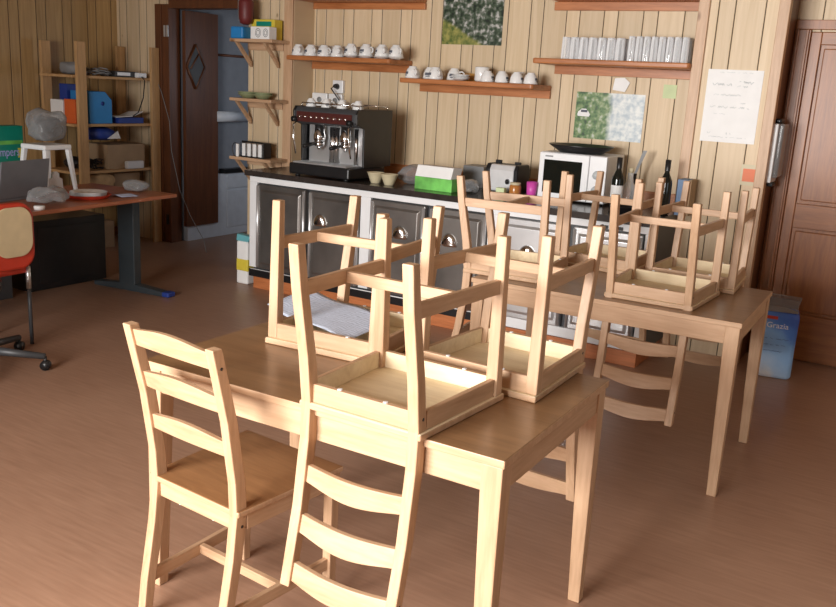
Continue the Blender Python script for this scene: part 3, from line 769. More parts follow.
# wall sockets and cable
for i, (x, z, w_, h_, lab) in enumerate(((-4.38, 1.365, .15, .105, 'left white double wall socket above the espresso machine'), (-4.225, 1.365, .13, .105, 'lower right white wall socket above the espresso machine'), (-4.205, 1.475, .10, .10, 'upper white wall socket with the black plug'))):
    t = thing('wall_socket', lab, 'socket', (x, YB - .001, z))
    MB().box(-w_ / 2, w_ / 2, -.035, -.001, 0, h_).build('housing', M_WHITE, t, .006)
    m = MB(); m.tube([(0, -.0352, h_ / 2), (0, -.038, h_ / 2)], .022, 16)
    m.build('outlet', M_GREY, t)
t = thing('power_plug', 'black plug and short cable in the upper wall socket', 'plug', (-4.205, 5.708, 1.53))
m = MB(); m.tube([(0, 0, 0), (0, -.035, 0)], [.02, .014], 12); m.build('plug', M_BLACK, t)
m = MB(); m.tube([(0, -.035, 0), (-.02, -.05, -.02), (.02, -.04, -.07), (.06, -.03, -.12), (.08, .0, -.17)], .005, 8); m.build('cable', M_BLACK, t)

# posters and notes
def photo_mat(name, kind):
    m, nt, b = newmat(name); L = nt.links; N = nt.nodes
    tc = N.new('ShaderNodeTexCoord'); sp = N.new('ShaderNodeSeparateXYZ'); L.new(tc.outputs['Object'], sp.inputs[0])
    n = N.new('ShaderNodeTexNoise'); n.inputs['Scale'].default_value = 28; n.inputs['Detail'].default_value = 8; L.new(tc.outputs['Object'], n.inputs['Vector'])
    n2 = N.new('ShaderNodeTexNoise'); n2.inputs['Scale'].default_value = 7; n2.inputs['Detail'].default_value = 3; L.new(tc.outputs['Object'], n2.inputs['Vector'])
    r = N.new('ShaderNodeValToRGB'); e = r.color_ramp.elements
    if kind == 'river':
        cols = [(.35, (.012, .02, .014)), (.47, (.05, .08, .045)), (.56, (.16, .18, .15)), (.64, (.5, .5, .48))]
    else:
        cols = [(.32, (.02, .05, .02)), (.46, (.09, .19, .06)), (.56, (.22, .30, .13)), (.68, (.5, .55, .45))]
    e[0].position, e[0].color = cols[0][0], (*cols[0][1], 1); e[1].position, e[1].color = cols[-1][0], (*cols[-1][1], 1)
    for p, c in cols[1:-1]:
        q = e.new(p); q.color = (*c, 1)
    L.new(n.outputs['Fac'], r.inputs[0])
    # second zone: meadow low on the left (river), white torrent on the right (meadow picture)
    r2_ = N.new('ShaderNodeValToRGB'); e = r2_.color_ramp.elements
    if kind == 'river': e[0].position, e[0].color, e[1].position, e[1].color = .35, (.08, .13, .03, 1), .65, (.36, .34, .10, 1)
    else: e[0].position, e[0].color, e[1].position, e[1].color = .35, (.42, .50, .55, 1), .62, (.75, .78, .76, 1)
    L.new(n.outputs['Fac'], r2_.inputs[0])
    ma = N.new('ShaderNodeMath'); ma.operation = 'MULTIPLY_ADD'
    if kind == 'river':
        # z + 0.6x below a threshold
        L.new(sp.outputs['X'], ma.inputs[0]); ma.inputs[1].default_value = .55; L.new(sp.outputs['Z'], ma.inputs[2])
        mr = N.new('ShaderNodeMapRange'); ad = N.new('ShaderNodeMath'); ad.operation = 'MULTIPLY_ADD'; L.new(n2.outputs['Fac'], ad.inputs[0]); ad.inputs[1].default_value = .14; L.new(ma.outputs[0], ad.inputs[2])
        L.new(ad.outputs[0], mr.inputs[0]); mr.inputs[1].default_value = .10; mr.inputs[2].default_value = .13; mr.inputs[3].default_value = 1; mr.inputs[4].default_value = 0
    else:
        L.new(n2.outputs['Fac'], ma.inputs[0]); ma.inputs[1].default_value = .12; L.new(sp.outputs['X'], ma.inputs[2])
        mr = N.new('ShaderNodeMapRange'); L.new(ma.outputs[0], mr.inputs[0]); mr.inputs[1].default_value = .04; mr.inputs[2].default_value = .08
    mx = N.new('ShaderNodeMix'); mx.data_type = 'RGBA'; L.new(mr.outputs[0], mx.inputs[0]); L.new(r.outputs[0], mx.inputs[6]); L.new(r2_.outputs[0], mx.inputs[7])
    L.new(mx.outputs[2], b.inputs['Base Color']); b.inputs['Roughness'].default_value = .35
    return m
t = thing('photo_print', 'dark woodland landscape photo pinned high above the middle shelf', 'picture', (-3.065, YB - .002, 1.87))
MB().box(-.24, .24, -.003, 0, 0, .32).build('print', photo_mat('photo_woodland', 'river'), t)
t = thing('photo_print', 'landscape photo of green meadow and white water above the microwave', 'picture', (-1.995, YB - .002, 1.283))
MB().box(-.235, .235, -.003, 0, 0, .305).build('print', photo_mat('photo_meadow', 'meadow'), t)
m = MB(); m.prism([(-.22, .155), (-.215, .175), (-.19, .195), (-.16, .195), (-.14, .175), (-.13, .16), (-.135, .145), (-.215, .145)], 'y', -.0045, -.0032); m.build('white_car', M_PAPER, t)
m = MB(); m.box(-.195, -.15, -.0055, -.0047, .172, .188); m.build('car_window', M_INK, t)
o = MB().prism([(-1.985, 1.61), (-1.90, 1.60), (-1.872, 1.66), (-1.91, 1.69), (-1.975, 1.685)], 'y', YB - .009, YB - .007).build('paper_slip', M_PAPER); tag(o, 'small torn white slip pinned under the glass shelf', 'note')
o = MB().box(-1.65, -1.565, YB - .004, YB - .001, 1.575, 1.66).build('sticky_note', M_STICKY); tag(o, 'pale green sticky note on the bar wall', 'note')
t = thing('paper_poster', 'large white handwritten sheet pinned to the wide board pilaster', 'poster', (-1.165, YN - .001, 1.338))
MB().box(-.158, .158, -.003, 0, 0, .42).build('sheet', M_PAPER, t)
m = MB(); rnd = random.Random(3)
def scrawl(mb, x0, x1, z, amp, y=-.0036, r=.0011, step=.006):
    x = x0; pts = []
    while x < x1:
        pts.append((x, y, z + amp * math.sin(x * 420 + 3 * math.sin(x * 90)) * rnd.uniform(.4, 1)))
        x += step * .35
        if rnd.random() < .05 and len(pts) > 3:
            mb.tube(pts, r, 4); pts = []; x += .012
    if len(pts) > 2: mb.tube(pts, r, 4)
scrawl(m, -.09, .10, .404, .002, r=.0008)
scrawl(m, -.125, -.01, .335, .009, r=.0014); scrawl(m, .03, .11, .35, .009, r=.0014); scrawl(m, .02, .08, .325, .007)
scrawl(m, -.11, .06, .275, .006); scrawl(m, -.12, .12, .205, .007); scrawl(m, .05, .09, .23, .004)
m.build('handwriting', M_FADE, t)
m = MB(); scrawl(m, -.10, -.03, .165, .003, r=.0008); scrawl(m, -.11, .11, .03, .003, r=.0008); scrawl(m, -.12, -.10, .055, .01, r=.0009); scrawl(m, -.01, .02, .05, .012, r=.0009); m.build('faint_handwriting', M_FADE, t)
t = thing('red_note', 'small red-orange square note in a pale frame on the pilaster', 'note', (-1.01, YN - .001, 1.11))
MB().box(-.048, .048, -.002, 0, -.012, .11).build('backing', M_STRAW, t)
MB().box(-.036, .036, -.0035, -.0022, .01, .085).build('square', M_STICKR, t)

# wall light box on the dark reveal
t = thing('emergency_lamp', 'long white lamp box mounted upright on the dark reveal', 'lamp', (-.924, 5.64, 1.12))
MB().box(.001, .03, -.09, .09, 0, .345).build('housing', M_WHITE, t, .006)
MB().box(.0305, .06, -.07, .09, .03, .345).build('diffuser', M_FILM, t, .01)
MB().box(.001, .04, -.06, .06, .346, .375).build('end_cap', M_BLACK, t, .012)
MB().box(.001, .04, -.05, .05, -.025, -.001).build('lower_cap', M_DGREY, t, .012)

# ------------------------------------------------------------------ things on the counter
for i, (x, y, lab) in enumerate(((-3.40, 5.10, 'cream bowl nearer the espresso machine'), (-3.275, 5.08, 'cream bowl beside the green carton'))):
    m = MB(); m.lathe(0, 0, [(.030, 0), (.034, .004), (.046, .035), (.060, .072), (.063, .076), (.058, .074), (.042, .035), (.003, .012)], 26)
    o = m.build('bowl', M_STRAW, loc=(x, y, WT)); tag(o, lab, 'bowl', 'cream bowls on the counter')
t = thing('film_bag', 'crumpled clear plastic bag lying behind the green carton', 'bag', (-3.20, 5.30, WT))
o = grid_blob(0, 0, 0.001, .13, .10, .13, p=2.2).build('bag', M_FILM, t); wobble(o, .02, 14, 2)
t = thing('green_carton', 'green and white carton of wipes lying on the counter', 'box', (-2.92, 5.13, WT)); t.rotation_euler.z = -.03; t.scale.x = .88
m = MB(); m.box(-.165, .165, -.06, .06, 0, .085); m.build('carton', M_GREEN, t, .004)
m = MB(); m.prism([(-.06, .0852), (.06, .0852), (.09, .155), (-.03, .16)], 'x', -.165, .155); m.build('flap', M_PAPER, t, .003)
o = MB().box(-2.93, -2.77, 5.50, 5.66, WT + .0003, WT + .15).build('carton_box', M_GREY, None, .004); tag(o, 'light grey carton standing behind the green carton', 'box')
o = grid_blob(-2.70, 5.17, WT + .004, .07, .07, .08).build('film_wrap', M_FILM); wobble(o, .012, 20, 5); tag(o, 'small clear wrapped bundle right of the green carton', 'bundle')

t = thing('toaster', 'silver two-slot toaster with black ends on the counter', 'toaster', (-2.535, 5.40, WT)); t.rotation_euler.z = -.03; t.scale.x = .72
m = MB(); m.prism([(-.09, .02), (.09, .02), (.095, .16), (.075, .195), (-.075, .195), (-.095, .16)], 'x', -.125, .125); m.build('body', M_TOAST, t, .008)
for x0 in (-.165, .1255):
    m = MB(); m.prism([(-.095, .005), (.095, .005), (.1, .165), (.08, .20), (-.08, .20), (-.1, .165)], 'x', x0, x0 + .04); m.build('end_cap', M_BLACK, t, .012)
m = MB(); m.box(-.11, .11, -.045, -.015, .1955, .197); m.box(-.11, .11, .015, .045, .1955, .197); m.build('slot', M_BLACK, t)
m = MB(); m.box(-.13, -.07, -.01, .01, .197, .22); m.box(.07, .13, -.01, .01, .197, .215); m.build('warming_bar', M_BLACK, t, .004)
m = MB(); m.tube([(.075, -.092, .09), (.075, -.115, .09)], .017, 16); m.build('knob', M_BLACK, t)
m = MB(); m.box(-.125, .125, -.09, .09, 0, .02); m.build('base', M_DGREY, t)
t = thing('jar', 'amber honey jar in front of the toaster', 'jar', (-2.385, 5.21, WT))
m = MB(); m.lathe(0, 0, [(.034, 0), (.038, .006), (.038, .075), (.032, .085)], 20); m.build('body', M_AMBER, t)
m = MB(); m.lathe(0, 0, [(.034, .0852), (.034, .10)], 20); m.build('lid', M_STRAW, t)
o = MB().box(-2.50, -2.44, 5.16, 5.20, WT, WT + .06).build('small_carton', M_STICKY, None, .003); tag(o, 'small pale carton beside the amber jar', 'box')
m = MB(); m.lathe(0, 0, [(.030, 0), (.036, .11), (.033, .11), (.028, .004), (.003, .004)], 20); o = m.build('plastic_cup', M_PINK, loc=(-2.295, 5.27, WT)); tag(o, 'magenta plastic cup between jar and microwave', 'cup')

t = thing('microwave', 'white microwave oven with dark window on the counter', 'microwave', (-2.045, 5.30, WT)); t.rotation_euler.z = .02; t.scale = (.88, 1, .95)
m = MB(); m.box(-.255, .255, .02, .36, .012, .325); m.build('casing', M_WHITE, t, .008)
m = MB(); m.box(-.255, .125, 0, .0195, .018, .322); dd = m.build('door', M_WHITE, t, .006)
m = MB(); m.box(-.215, .075, -.003, -.0002, .055, .275); m.build('window', M_BOTTLE, dd, .002)
m = MB(); m.box(.128, .255, .002, .0195, .018, .322); pp = m.build('control_panel', M_WHITE, t, .004)
for z in (.20, .10):
    m = MB(); m.tube([(.19, .0015, z), (.19, -.018, z)], [.030, .026], 20); m.build('knob', M_FADE, pp)
m = MB()
for x, y in ((-.22, .05), (.22, .05), (-.22, .33), (.22, .33)): m.lathe(x, y, [(.012, 0), (.012, .012)], 10)
m.build('foot', M_BLACK, t)
MB().box(-.21, -.15, -.0012, -.0002, .293, .303).build('badge', M_GREY, dd)
t = thing('pan_lid', 'wide black pan resting on top of the microwave', 'pan', (-2.06, 5.47, WT + .3095)); t.scale = (1.12, 1.0, 1.3)
m = MB(); m.lathe(0, 0, [(.12, 0), (.13, .003), (.185, .032), (.19, .038), (.183, .036), (.12, .008), (.003, .006)], 32); m.build('pan', M_BLACK, t)
t = thing('knife', 'knife with steel blade leaning up beside the microwave', 'knife', (-1.735, 5.60, WT))
m = MB(); m.loft([[(.0, 0, .20), (.016, 0, .20), (.016, .003, .20), (.0, .003, .20)], [(.045, .0, .35), (.070, .0, .35), (.070, .003, .35), (.045, .003, .35)]]); m.build('blade', M_GREY, t)
m = MB(); m.tube([(.008, .0015, .20), (0, .0015, .013)], [.012, .014], 8); m.build('handle', M_BLACK, t)

def bottle(x, y, lab, hh=.32, band=True):
    t = thing('wine_bottle', lab, 'bottle', (x, y, WT), 0, 'dark wine bottles on the counter')
    m = MB(); m.lathe(0, 0, [(.030, 0), (.036, .006), (.037, .02), (.037, .185), (.034, .205), (.020, .235), (.0145, .25), (.014, hh - .02), (.0155, hh - .015), (.0155, hh), (.006, hh)], 28); m.build('body', M_BOTTLE, t)
    if band:
        m = MB(); m.lathe(0, 0, [(.0377, .06), (.0377, .155)], 28, cap=False); m.build('label_band', M_PAPER, t)
    m = MB(); m.lathe(0, 0, [(.0162, hh - .065), (.0168, hh + .001), (.005, hh + .0015)], 20, cap=False); m.build('foil', M_BLACK, t)
    return t
bottle(-1.705, 5.20, 'dark wine bottle with white label, close beside the microwave')
bottle(-1.44, 5.30, 'dark wine bottle without a pale label, beside the blue book', .325, False)
t = thing('glass_carafe', 'squat clear carafe with cork behind the left wine bottle', 'carafe', (-1.67, 5.33, WT))
m = MB(); m.lathe(0, 0, [(.05, 0), (.062, .01), (.068, .06), (.055, .12), (.022, .165), (.017, .20), (.017, .225)], 26); m.build('body', M_CLEAR2, t)
m = MB(); m.lathe(0, 0, [(.015, .226), (.018, .255)], 14); m.build('cork', M_STRAW, t)
m = MB(); m.lathe(0, 0, [(.06, 0), (.07, .01), (.075, .045), (.078, .048), (.07, .045), (.06, .012), (.003, .01)], 26); o = m.build('black_bowl', M_BLACK, loc=(-1.62, 5.08, WT)); tag(o, 'black bowl on the counter in front of the wine bottles', 'bowl')
t = thing('book', 'blue-backed book standing upright beside the right wine bottle', 'book', (-1.345, 5.33, WT)); 
MB().box(-.034, .030, 0, .13, 0, .215).build('cover', M_BOOKB, t, .003)
MB().box(.0305, .048, 0, .13, 0, .215).build('back_cover', M_CARD, t, .002)

# toilet-paper pack on the floor beside the brown door
t = thing('paper_roll_pack', 'tall blue plastic pack of paper rolls on the floor by the brown door', 'package', (-.70, 5.43, 0)); t.rotation_euler.z = .15; t.scale = (.92, .92, .93)
m = MB(); m.loft([[(sx * w_ * .5, sy_ * d_ * .5, z) for sx, sy_ in ((-1, -.8), (-.8, -1), (.8, -1), (1, -.8), (1, .8), (.8, 1), (-.8, 1), (-1, .8))] for z, w_, d_ in ((0, .19, .17), (.02, .215, .19), (.2, .21, .19), (.40, .215, .19), (.43, .20, .18))], mi=0)
def pack_mat():
    m, nt, b = newmat('printed_blue_film'); L = nt.links; N = nt.nodes
    tc = N.new('ShaderNodeTexCoord'); sp = N.new('ShaderNodeSeparateXYZ'); L.new(tc.outputs['Object'], sp.inputs[0])
    n = N.new('ShaderNodeTexNoise'); n.inputs['Scale'].default_value = 9; n.inputs['Detail'].default_value = 3; L.new(tc.outputs['Object'], n.inputs['Vector'])
    ad = N.new('ShaderNodeMath'); ad.operation = 'MULTIPLY_ADD'; L.new(n.outputs['Fac'], ad.inputs[0]); ad.inputs[1].default_value = .18; L.new(sp.outputs['Z'], ad.inputs[2])
    a2 = N.new('ShaderNodeMath'); a2.operation = 'MULTIPLY_ADD'; L.new(sp.outputs['X'], a2.inputs[0]); a2.inputs[1].default_value = .8; L.new(ad.outputs[0], a2.inputs[2])
    r = N.new('ShaderNodeValToRGB'); e = r.color_ramp.elements
    e[0].position, e[0].color = .08, (.75, .80, .86, 1); e[1].position, e[1].color = .60, (.03, .09, .45, 1)
    for p, c in ((.14, (.48, .66, .88)), (.24, (.32, .54, .84)), (.36, (.22, .44, .80)), (.44, (.09, .24, .68))):
        q = e.new(p); q.color = (*c, 1)
    L.new(a2.outputs[0], r.inputs[0]); L.new(r.outputs[0], b.inputs['Base Color']); b.inputs['Roughness'].default_value = .25
    return m
o = m.build('wrapper', pack_mat(), t, .01)
m = MB(); m.loft([[(x * w_, y * d_, z + .006 * math.sin(9 * i)) for i, (x, y) in enumerate(((-.5, -.5), (.5, -.5), (.5, .5), (-.5, .5)))] for z, w_, d_ in ((.431, .19, .17), (.46, .18, .10), (.50, .20, .035), (.525, .21, .03))]); o = m.build('film_top', M_FILM, t, .004)
m = MB(); m.box(-.095, -.02, -.0962, -.0952, .385, .405); m.build('red_flash', M_RED, t)
letters('lettering', 'Grazia', .05, M_PAPER, (-.015, -.0958, .345), (PI / 2, 0, 0), t)
m = MB(); scrawl(m, -.08, .06, .26, .004, y=-.0955, r=.001); scrawl(m, -.08, .05, .22, .004, y=-.0955, r=.001); scrawl(m, -.08, .03, .18, .004, y=-.0955, r=.001); m.build('small_print', M_DBLUE, t)

# white and yellow sack by the counter's end
t = thing('flour_sack', 'white, yellow and teal packet standing by the left end of the counter', 'bag', (-4.545, 5.06, 0))
m = MB(); m.box(-.06, .055, -.05, .05, .0, .335); o = m.build('packet', M_PAPER, t, .012)
m = MB(); m.box(-.062, .057, -.052, .052, .10, .20); m.build('yellow_band', M_YELLOW, t, .01)
m = MB(); m.loft([[(-.062, -.052, .336), (.057, -.052, .336), (.057, .052, .336), (-.062, .052, .336)], [(-.075, -.03, .385), (.06, -.03, .375), (.06, .03, .375), (-.075, .03, .385)]]); m.build('teal_cap', M_TEAL, t, .005)

# ------------------------------------------------------------------ left corner: rack, desk and clutter
t = thing('storage_rack', 'rough pine storage rack with four posts against the left wall', 'rack', (0, 0, 0))
for x in (-6.29, -6.74):
    for y in (4.965, 5.76):
        MB().box(x - .015, x + .015, y - .045, y + .045, 0, 1.77).build('post', M_ROUGH['z'], t, .003)
for z in (1.50, 1.10, .70, .46):
    MB().box(-6.724, -6.306, 4.89, 5.785, z - .022, z).build('shelf_board', M_ROUGH['y'], t, .002)
def rbox(name, label, cat, x, y0, y1, z, h, mat, d=.22, bev=.004, group=None):
    o = MB().box(x - d, x, y0, y1, z + .0005, z + h).build(name, mat, None, bev); return tag(o, label, cat, group)
t = thing('magazine_file', 'bright blue magazine box file on the middle rack shelf', 'box', (-6.33, 5.19, 1.1005))
m = MB(); m.prism([(-.12, 0), (.12, 0), (.12, .20), (.05, .27), (-.12, .27)], 'x', -.24, 0); m.build('box', M_BLUE, t, .004)
m = MB(); m.tube([(.0005, .02, .17), (.002, .02, .17)], .018, 16); m.build('finger_hole', M_DBLUE, t)
rbox('ring_binder', 'orange-red folder standing on the middle rack shelf behind the post', 'folder', -6.34, 4.935, 5.0, 1.1, .20, M_ORANGE, .14)
rbox('white_carton', 'small white carton at the left end of the middle rack shelf', 'box', -6.50, 4.935, 5.03, 1.1, .19, M_PAPER, .16)
rbox('small_blue_box', 'small dark blue box in the back of the middle rack shelf', 'box', -6.6, 5.06, 5.16, 1.1, .32, M_DBLUE, .1)
t = thing('blue_folder', 'blue folder with loose white sheets on the middle rack shelf', 'folder', (-6.33, 5.53, 1.1005)); 
MB().box(-.25, 0, -.15, .13, 0, .05).build('cover', M_DBLUE, t, .004)
m = MB(); m.loft([[(-.2, -.16, .052), (-.01, -.16, .052), (-.01, -.16, .058), (-.2, -.16, .058)], [(-.2, .02, .055), (-.01, .02, .06), (-.01, .02, .066), (-.2, .02, .061)], [(-.2, .13, .09), (-.01, .13, .10), (-.01, .13, .106), (-.2, .13, .096)]]); m.build('sheets', M_PAPER, t)
o = grid_blob(-6.48, 5.02, 1.501, .12, .055, .10).build('striped_bundle', M_GREY); wobble(o, .02, 15, 3); tag(o, 'grey white bundle at the left of the top rack shelf', 'bundle')
o = grid_blob(-6.59, 5.20, 1.501, .10, .09, .07).build('cloth_bundle', M_DGREY); wobble(o, .02, 15, 8); tag(o, 'dark cloth bundle in the middle of the top rack shelf', 'bundle')
t = thing('label_printer', 'dark device with white front on the top rack shelf', 'device', (-6.36, 5.50, 1.5005))
MB().box(-.2, 0, -.12, .14, 0, .05).build('casing', M_DGREY, t, .006); MB().box(.0005, .008, -.1, .04, .012, .04).build('front', M_WHITE, t, .002)
o = MB().tube([(-6.30, 5.62, 1.51), (-6.262, 5.62, 1.48), (-6.262, 5.60, 1.33), (-6.262, 5.54, 1.20), (-6.29, 5.50, 1.165)], .005, 8).build('cable', M_BLACK); tag(o, 'black cable hanging from the top rack shelf', 'cable')
t = thing('hanging_bag', 'blue and white bag lying on the third rack shelf', 'bag', (-6.45, 5.25, .95))
o = grid_blob(0, 0, 0.0, .12, .15, .115).build('bag', M_DBLUE, t); wobble(o, .012, 12, 4)
m = MB(); m.prism([(.0, .02), (.14, .02), (.11, .085)], 'x', .115, .125); m.build('white_patch', M_PAPER, t)
rbox('cardboard_box', 'brown cardboard box on the third rack shelf', 'box', -6.345, 5.26, 5.68, .7, .215, M_CARD, .3)
t['label'] = 'blue and white bag resting on the cardboard box'
o = MB().box(-6.335, -6.29, 5.43, 5.62, .7005, .77).build('white_tray', M_WHITE, None, .01); tag(o, 'small white tray at the front of the third rack shelf', 'tray')
o = grid_blob(-6.58, 5.1, .7005, .09, .10, .10).build('net_bundle', M_BLACK); wobble(o, .02, 18, 6); tag(o, 'dark netting bundle at the left of the third rack shelf', 'bundle')
rbox('cardboard_box', 'dark cardboard box low on the rack beside the paper bag', 'box', -6.42, 5.39, 5.68, .46, .19, M_CARD, .28)
o = grid_blob(-6.40, 5.18, .468, .10, .17, .20, p=3).build('paper_bag', M_BAGP); wobble(o, .02, 9, 6); tag(o, 'crumpled brown paper bag low on the rack', 'bag')
o = MB().box(-6.72, -6.36, 4.93, 5.32, .0005, .24).build('cardboard_box', M_CARD, None, .004); tag(o, 'cardboard box on the floor under the rack', 'box')

# tangled leads on the rack
def tangle(name, label, cat, x, y0, y1, z, mat, n=9, seed=1, h=.07):
    rn = random.Random(seed); m = MB(); pts = []
    for k in range(n * 6):
        pts.append((x + rn.uniform(-.06, .06), rn.uniform(y0, y1), z + .008 + rn.uniform(0, h)))
    sm = []
    for a, b in zip(pts, pts[1:]):
        a, b = Vector(a), Vector(b)
        for q in range(3): sm.append(a.lerp(b, q / 3 + .16) + Vector((0, 0, .006 * math.sin(q * 2))))
    m.tube(sm, .0045, 6); return tag(m.build(name, mat), label, cat)
tangle('cable_tangle', 'tangle of black leads at the left of the third rack shelf', 'cable', -6.40, 5.06, 5.24, .70, M_BLACK, 7, 3, .09)
tangle('cable_tangle', 'tangle of grey leads between the bundles on the top rack shelf', 'cable', -6.38, 5.10, 5.34, 1.50, M_GREY, 5, 5, .06)
o = MB().box(-6.36, -6.31, 5.59, 5.69, 1.5005, 1.545).build('power_adapter', M_WHITE, None, .008); tag(o, 'small white adapter at the right end of the top rack shelf', 'adapter')

# desk
DA = .10
t = thing('office_desk', 'office desk with red-brown top and grey metal leg', 'desk', (-4.60, 4.40, 0)); t.rotation_euler.z = DA
DL, DD = 2.1, .80
M_DESK = wood('desk_laminate', (.42, .14, .06), (.30, .09, .035), 'y', rough=.35, knots=False)
MB().box(-DD, 0, -DL, 0, .715, .74).build('desk_top', M_DESK, t, .004)
for y in (-.055, -DL + .25):
    lg = MB().box(-.475, -.325, y - .035, y + .035, .05, .7145).build('leg', M_TEALGREY, t, .006)
    m = MB(); m.loft([[(-.72, y - .035, 0), (-.72, y + .035, 0), (-.72, y + .035, .03), (-.72, y - .035, .03)], [(-.40, y - .035, 0), (-.40, y + .035, 0), (-.40, y + .035, .06), (-.40, y - .035, .06)], [(-.02, y - .035, 0), (-.02, y + .035, 0), (-.02, y + .035, .03), (-.02, y - .035, .03)]]); ft = m.build('foot', M_TEALGREY, lg, .004)
    MB().box(-.075, -.012, y - .038, y + .038, .001, .036).build('foot_cap', M_DBLUE, lg, .008)
MB().box(-.76, -.74, -DL + .25, -.62, .35, .714).build('modesty_panel', M_BLACK, t)
def desk_at(x, y, z=.7405):
    return (x, y, z)
t = thing('laptop', 'open dark grey laptop seen from behind on the desk', 'laptop', (-4.93, 3.42, .7405), DA + .1)
MB().box(-.25, 0, -.20, .20, 0, .02).build('keyboard_base', M_LAPTOP, t, .004)
m = MB(); m.loft([[(-.0, -.2, .021), (.012, -.2, .021), (.012, .2, .021), (-.0, .2, .021)], [(.04, -.2, .25), (.048, -.2, .25), (.048, .2, .25), (.04, .2, .25)]]); m.build('screen_lid', M_LAPTOP, t, .003)
t = thing('nappy_box', 'green box with blue lettering on the desk behind the laptop', 'box', (-5.37, 3.665, .7405), DA)
MB().box(-.10, .0, -.24, .10, 0, .33).build('carton', M_GREENB, t, .004)
t.scale.z = 1.28
MB().box(.0005, .0015, -.23, .09, .235, .255).build('light_band', M_GREEN, t)
letters('lettering', 'Pampers', .062, plain('pale_violet_print', (.42, .42, .80), .5), (.0018, -.045, .195), (PI / 2, 0, PI / 2), t)
MB().box(.0005, .0015, .05, .085, .165, .215).build('yellow_mark', M_YELLOW, t)
# white plastic stool with a wrapped bundle
t = thing('plastic_stool', 'white plastic step stool on the desk behind the laptop', 'stool', (-5.20, 3.80, .7405), DA); t.scale = (.75, .75, 1.2)
MB().box(-.15, .15, -.14, .16, .235, .262).build('seat', M_WHITE, t, .008)
for sx in (-1, 1):
    for s in (-1, 1):
        m = MB(); m.bar([(sx * .165, .01 + s * .165, 0, .014, .014), (sx * .13, .01 + s * .125, .235, .02, .02)]); m.build('leg', M_WHITE, t, .003)
o = grid_blob(-5.20, 3.81, 1.072, .12, .13, .20, p=2.6).build('wrapped_bundle', M_FILM); wobble(o, .035, 9, 4); tag(o, 'grey film-wrapped bundle on the white plastic stool', 'bundle')
o = grid_blob(-5.20, 3.81, 1.082, .09, .10, .15, p=2.6).build('grey_cloth', plain('dark_grey_cloth', (.13, .13, .13), .8, noise=.5, scale=18)); wobble(o, .03, 9, 4); tag(o, 'grey cloth wrapped inside the film bundle', 'cloth')
t = thing('white_ornament', 'small white figure-shaped card under the stool', 'ornament', (-5.10, 3.79, .7405), DA)
m = MB(); m.prism([(-.06, 0), (.06, 0), (.055, .09), (.03, .10), (.03, .125), (.012, .14), (-.012, .14), (-.03, .125), (-.03, .10), (-.055, .09)], 'x', -.008, .008); m.build('card', M_WHITE, t, .002)
# tray with plates
t = thing('red_tray', 'round red tray with a ribbed rim on the desk', 'tray', (-4.78, 3.79, .7405)); t.scale = (.9, .9, 1)
m = MB(); n = 48; prof = [(.13, 0), (.14, .004), (.165, .026), (.158, .026), (.13, .006), (.003, .005)]
m.loft([[((r * (1 + (.03 * (i % 2) if r > .15 else 0))) * math.cos(2 * PI * i / n), (r * (1 + (.03 * (i % 2) if r > .15 else 0))) * math.sin(2 * PI * i / n), z) for i in range(n)] for r, z in prof]); m.build('tray', M_RED, t)
for k in range(4):
    m = MB(); m.lathe(0, 0, [(.07, 0), (.075, .002), (.115, .014), (.118, .016), (.113, .016), (.07, .005), (.003, .004)], 30)
    o = m.build('plate', M_CERAM, loc=(-4.78 + .004 * k, 3.79, .7462 + .0075 * k)); tag(o, 'white plate in the stack on the red tray', 'plate', 'plates stacked on the red tray')
m = MB(); sheet(m, (-4.70, 4.01, .748), (.14, .0, 0), (.02, .12, 0), lambda a, b: .02 * (.5 - abs(a))); o = m.build('folded_paper', plain('pale_blue_paper', (.50, .56, .75), .7)); tag(o, 'folded pale blue paper right of the red tray', 'paper')
o = grid_blob(-4.86, 4.26, .7410, .10, .08, .08).build('glass_bowl', M_FILM); wobble(o, .01, 15); tag(o, 'clear crumpled bag near the right end of the desk', 'bag')
o = grid_blob(-4.68, 3.42, .750, .11, .13, .09).build('film_bag', M_FILM); wobble(o, .025, 13, 9); tag(o, 'grey translucent bag at the front of the laptop', 'bag')
m = MB(); m.lathe(0, 0, [(.03, 0), (.032, .02), (.028, .024)], 20); o = m.build('round_lid', M_CERAM, loc=(-4.53, 3.25, .7405)); tag(o, 'small round white lid near the desk edge', 'lid')
# dark computer case and box below the desk
t = thing('computer_case', 'black computer case standing on the floor under the desk', 'computer', (-5.62, 4.05, 0))
MB().box(-.25, .22, -.28, .38, .001, .50).build('case', M_BLACK, t, .006)
MB().box(.2205, .224, -.2, .3, .05, .45).build('front_panel', M_BLACK, t, .003)
rbox('storage_box', 'dark flat box on the floor under the left part of the desk', 'box', -5.35, 3.1, 3.6, 0, .38, M_DGREY, .4)

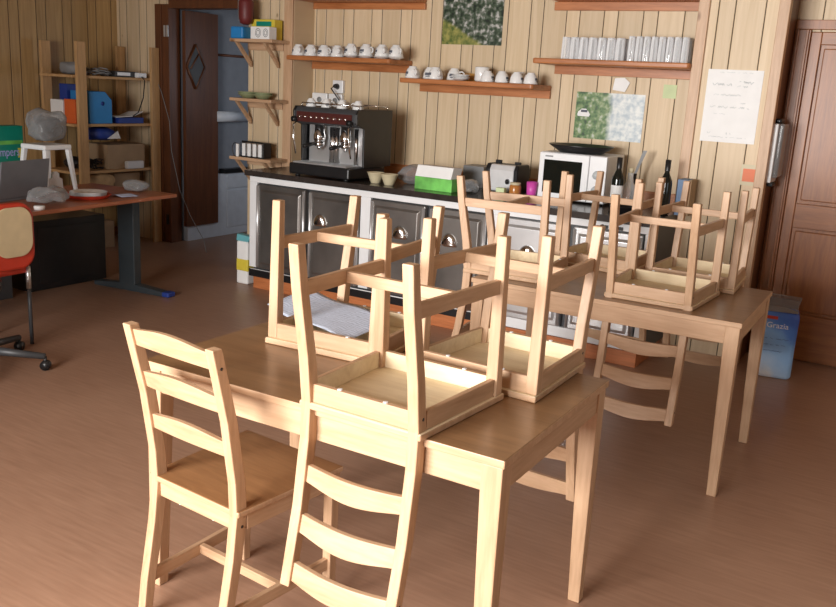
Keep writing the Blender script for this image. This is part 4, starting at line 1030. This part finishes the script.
# red and cream chair, office chair at the frame's edge
t = thing('padded_chair', 'chair with cream back cover and shaggy red rim in front of the desk', 'chair', (-4.30, 2.915, 0), .05)
def rounded(hw, z0, z1, r, n=8):
    pts = []
    for cx_, cz_, a0 in ((hw - r, z0 + r, -PI / 2), (hw - r, z1 - r, 0), (-hw + r, z1 - r, PI / 2), (-hw + r, z0 + r, PI)):
        for k in range(n + 1): pts.append((cx_ + r * math.cos(a0 + PI / 2 * k / n), cz_ + r * math.sin(a0 + PI / 2 * k / n)))
    return pts
m = MB(); m.prism(rounded(.14, .46, .83, .09), 'x', -.05, 0); m.build('backrest', M_RED, t, .015)
m = MB(); m.prism(rounded(.118, .535, .81, .08), 'x', .0005, .012); m.build('back_cover', M_CREAM, t, .005)
m = MB(); m.prism([(-.40, -.17), (-.05, -.135), (-.05, .135), (-.40, .17)], 'z', .42, .47); m.build('seat', M_RED, t, .015)
for x in (-.05, -.38):
    for y in (-.12, .12):
        m = MB(); m.tube([(x, y, .42), (x * .98, y, 0)], .011, 10); lg = m.build('leg', M_DGREY, t)
        m = MB(); m.tube([(x, y, .46), (x, y, .33)], .0135, 10); m.build('sleeve', M_STEEL, lg)
t = thing('office_chair', 'black office chair with star base on castors at the left edge', 'chair', (-4.19, 2.585, 0))
for k in range(5):
    a = 1.90 + k * 2 * PI / 5; ca, sa = math.cos(a), math.sin(a)
    m = MB(); m.tube([(0, 0, .11), (.35 * ca, .35 * sa, .075)], [.026, .017], 8); lg = m.build('base_arm', M_DGREY, t)
    m = MB(); m.tube([(.35 * ca - .018 * sa, .35 * sa + .018 * ca, .027), (.35 * ca + .018 * sa, .35 * sa - .018 * ca, .027)], .026, 14); m.tube([(.35 * ca, .35 * sa, .03), (.35 * ca, .35 * sa, .075)], .008, 6); m.build('castor', M_BLACK, lg)
m = MB(); m.lathe(0, 0, [(.04, .08), (.04, .14), (.022, .15), (.022, .40)], 16); m.build('column', M_BLACK, t)
m = MB(); m.lathe(0, 0, [(.10, .40), (.14, .42), (.15, .45), (.14, .475), (.09, .49)], 24); m.build('seat', M_BLACK, t)
m = MB(); m.tube([(-.1, -.12, .45), (-.1, -.155, .62), (.1, -.155, .64), (.1, -.12, .45)], .012, 8); m.build('armrest', M_BLACK, t)

# cable across the doorway frame
o = MB().tube([(-6.29, 5.79, 1.48), (-6.24, 5.795, 1.38), (-6.14, 5.79, 1.13), (-6.12, 5.79, .87), (-6.02, 5.79, .52), (-5.88, 5.78, .30), (-5.68, 5.75, .10), (-5.6, 5.7, .005)], .0028, 8).build('cable', M_GREY); tag(o, 'pale cable hanging down across the dark doorway frame', 'cable')
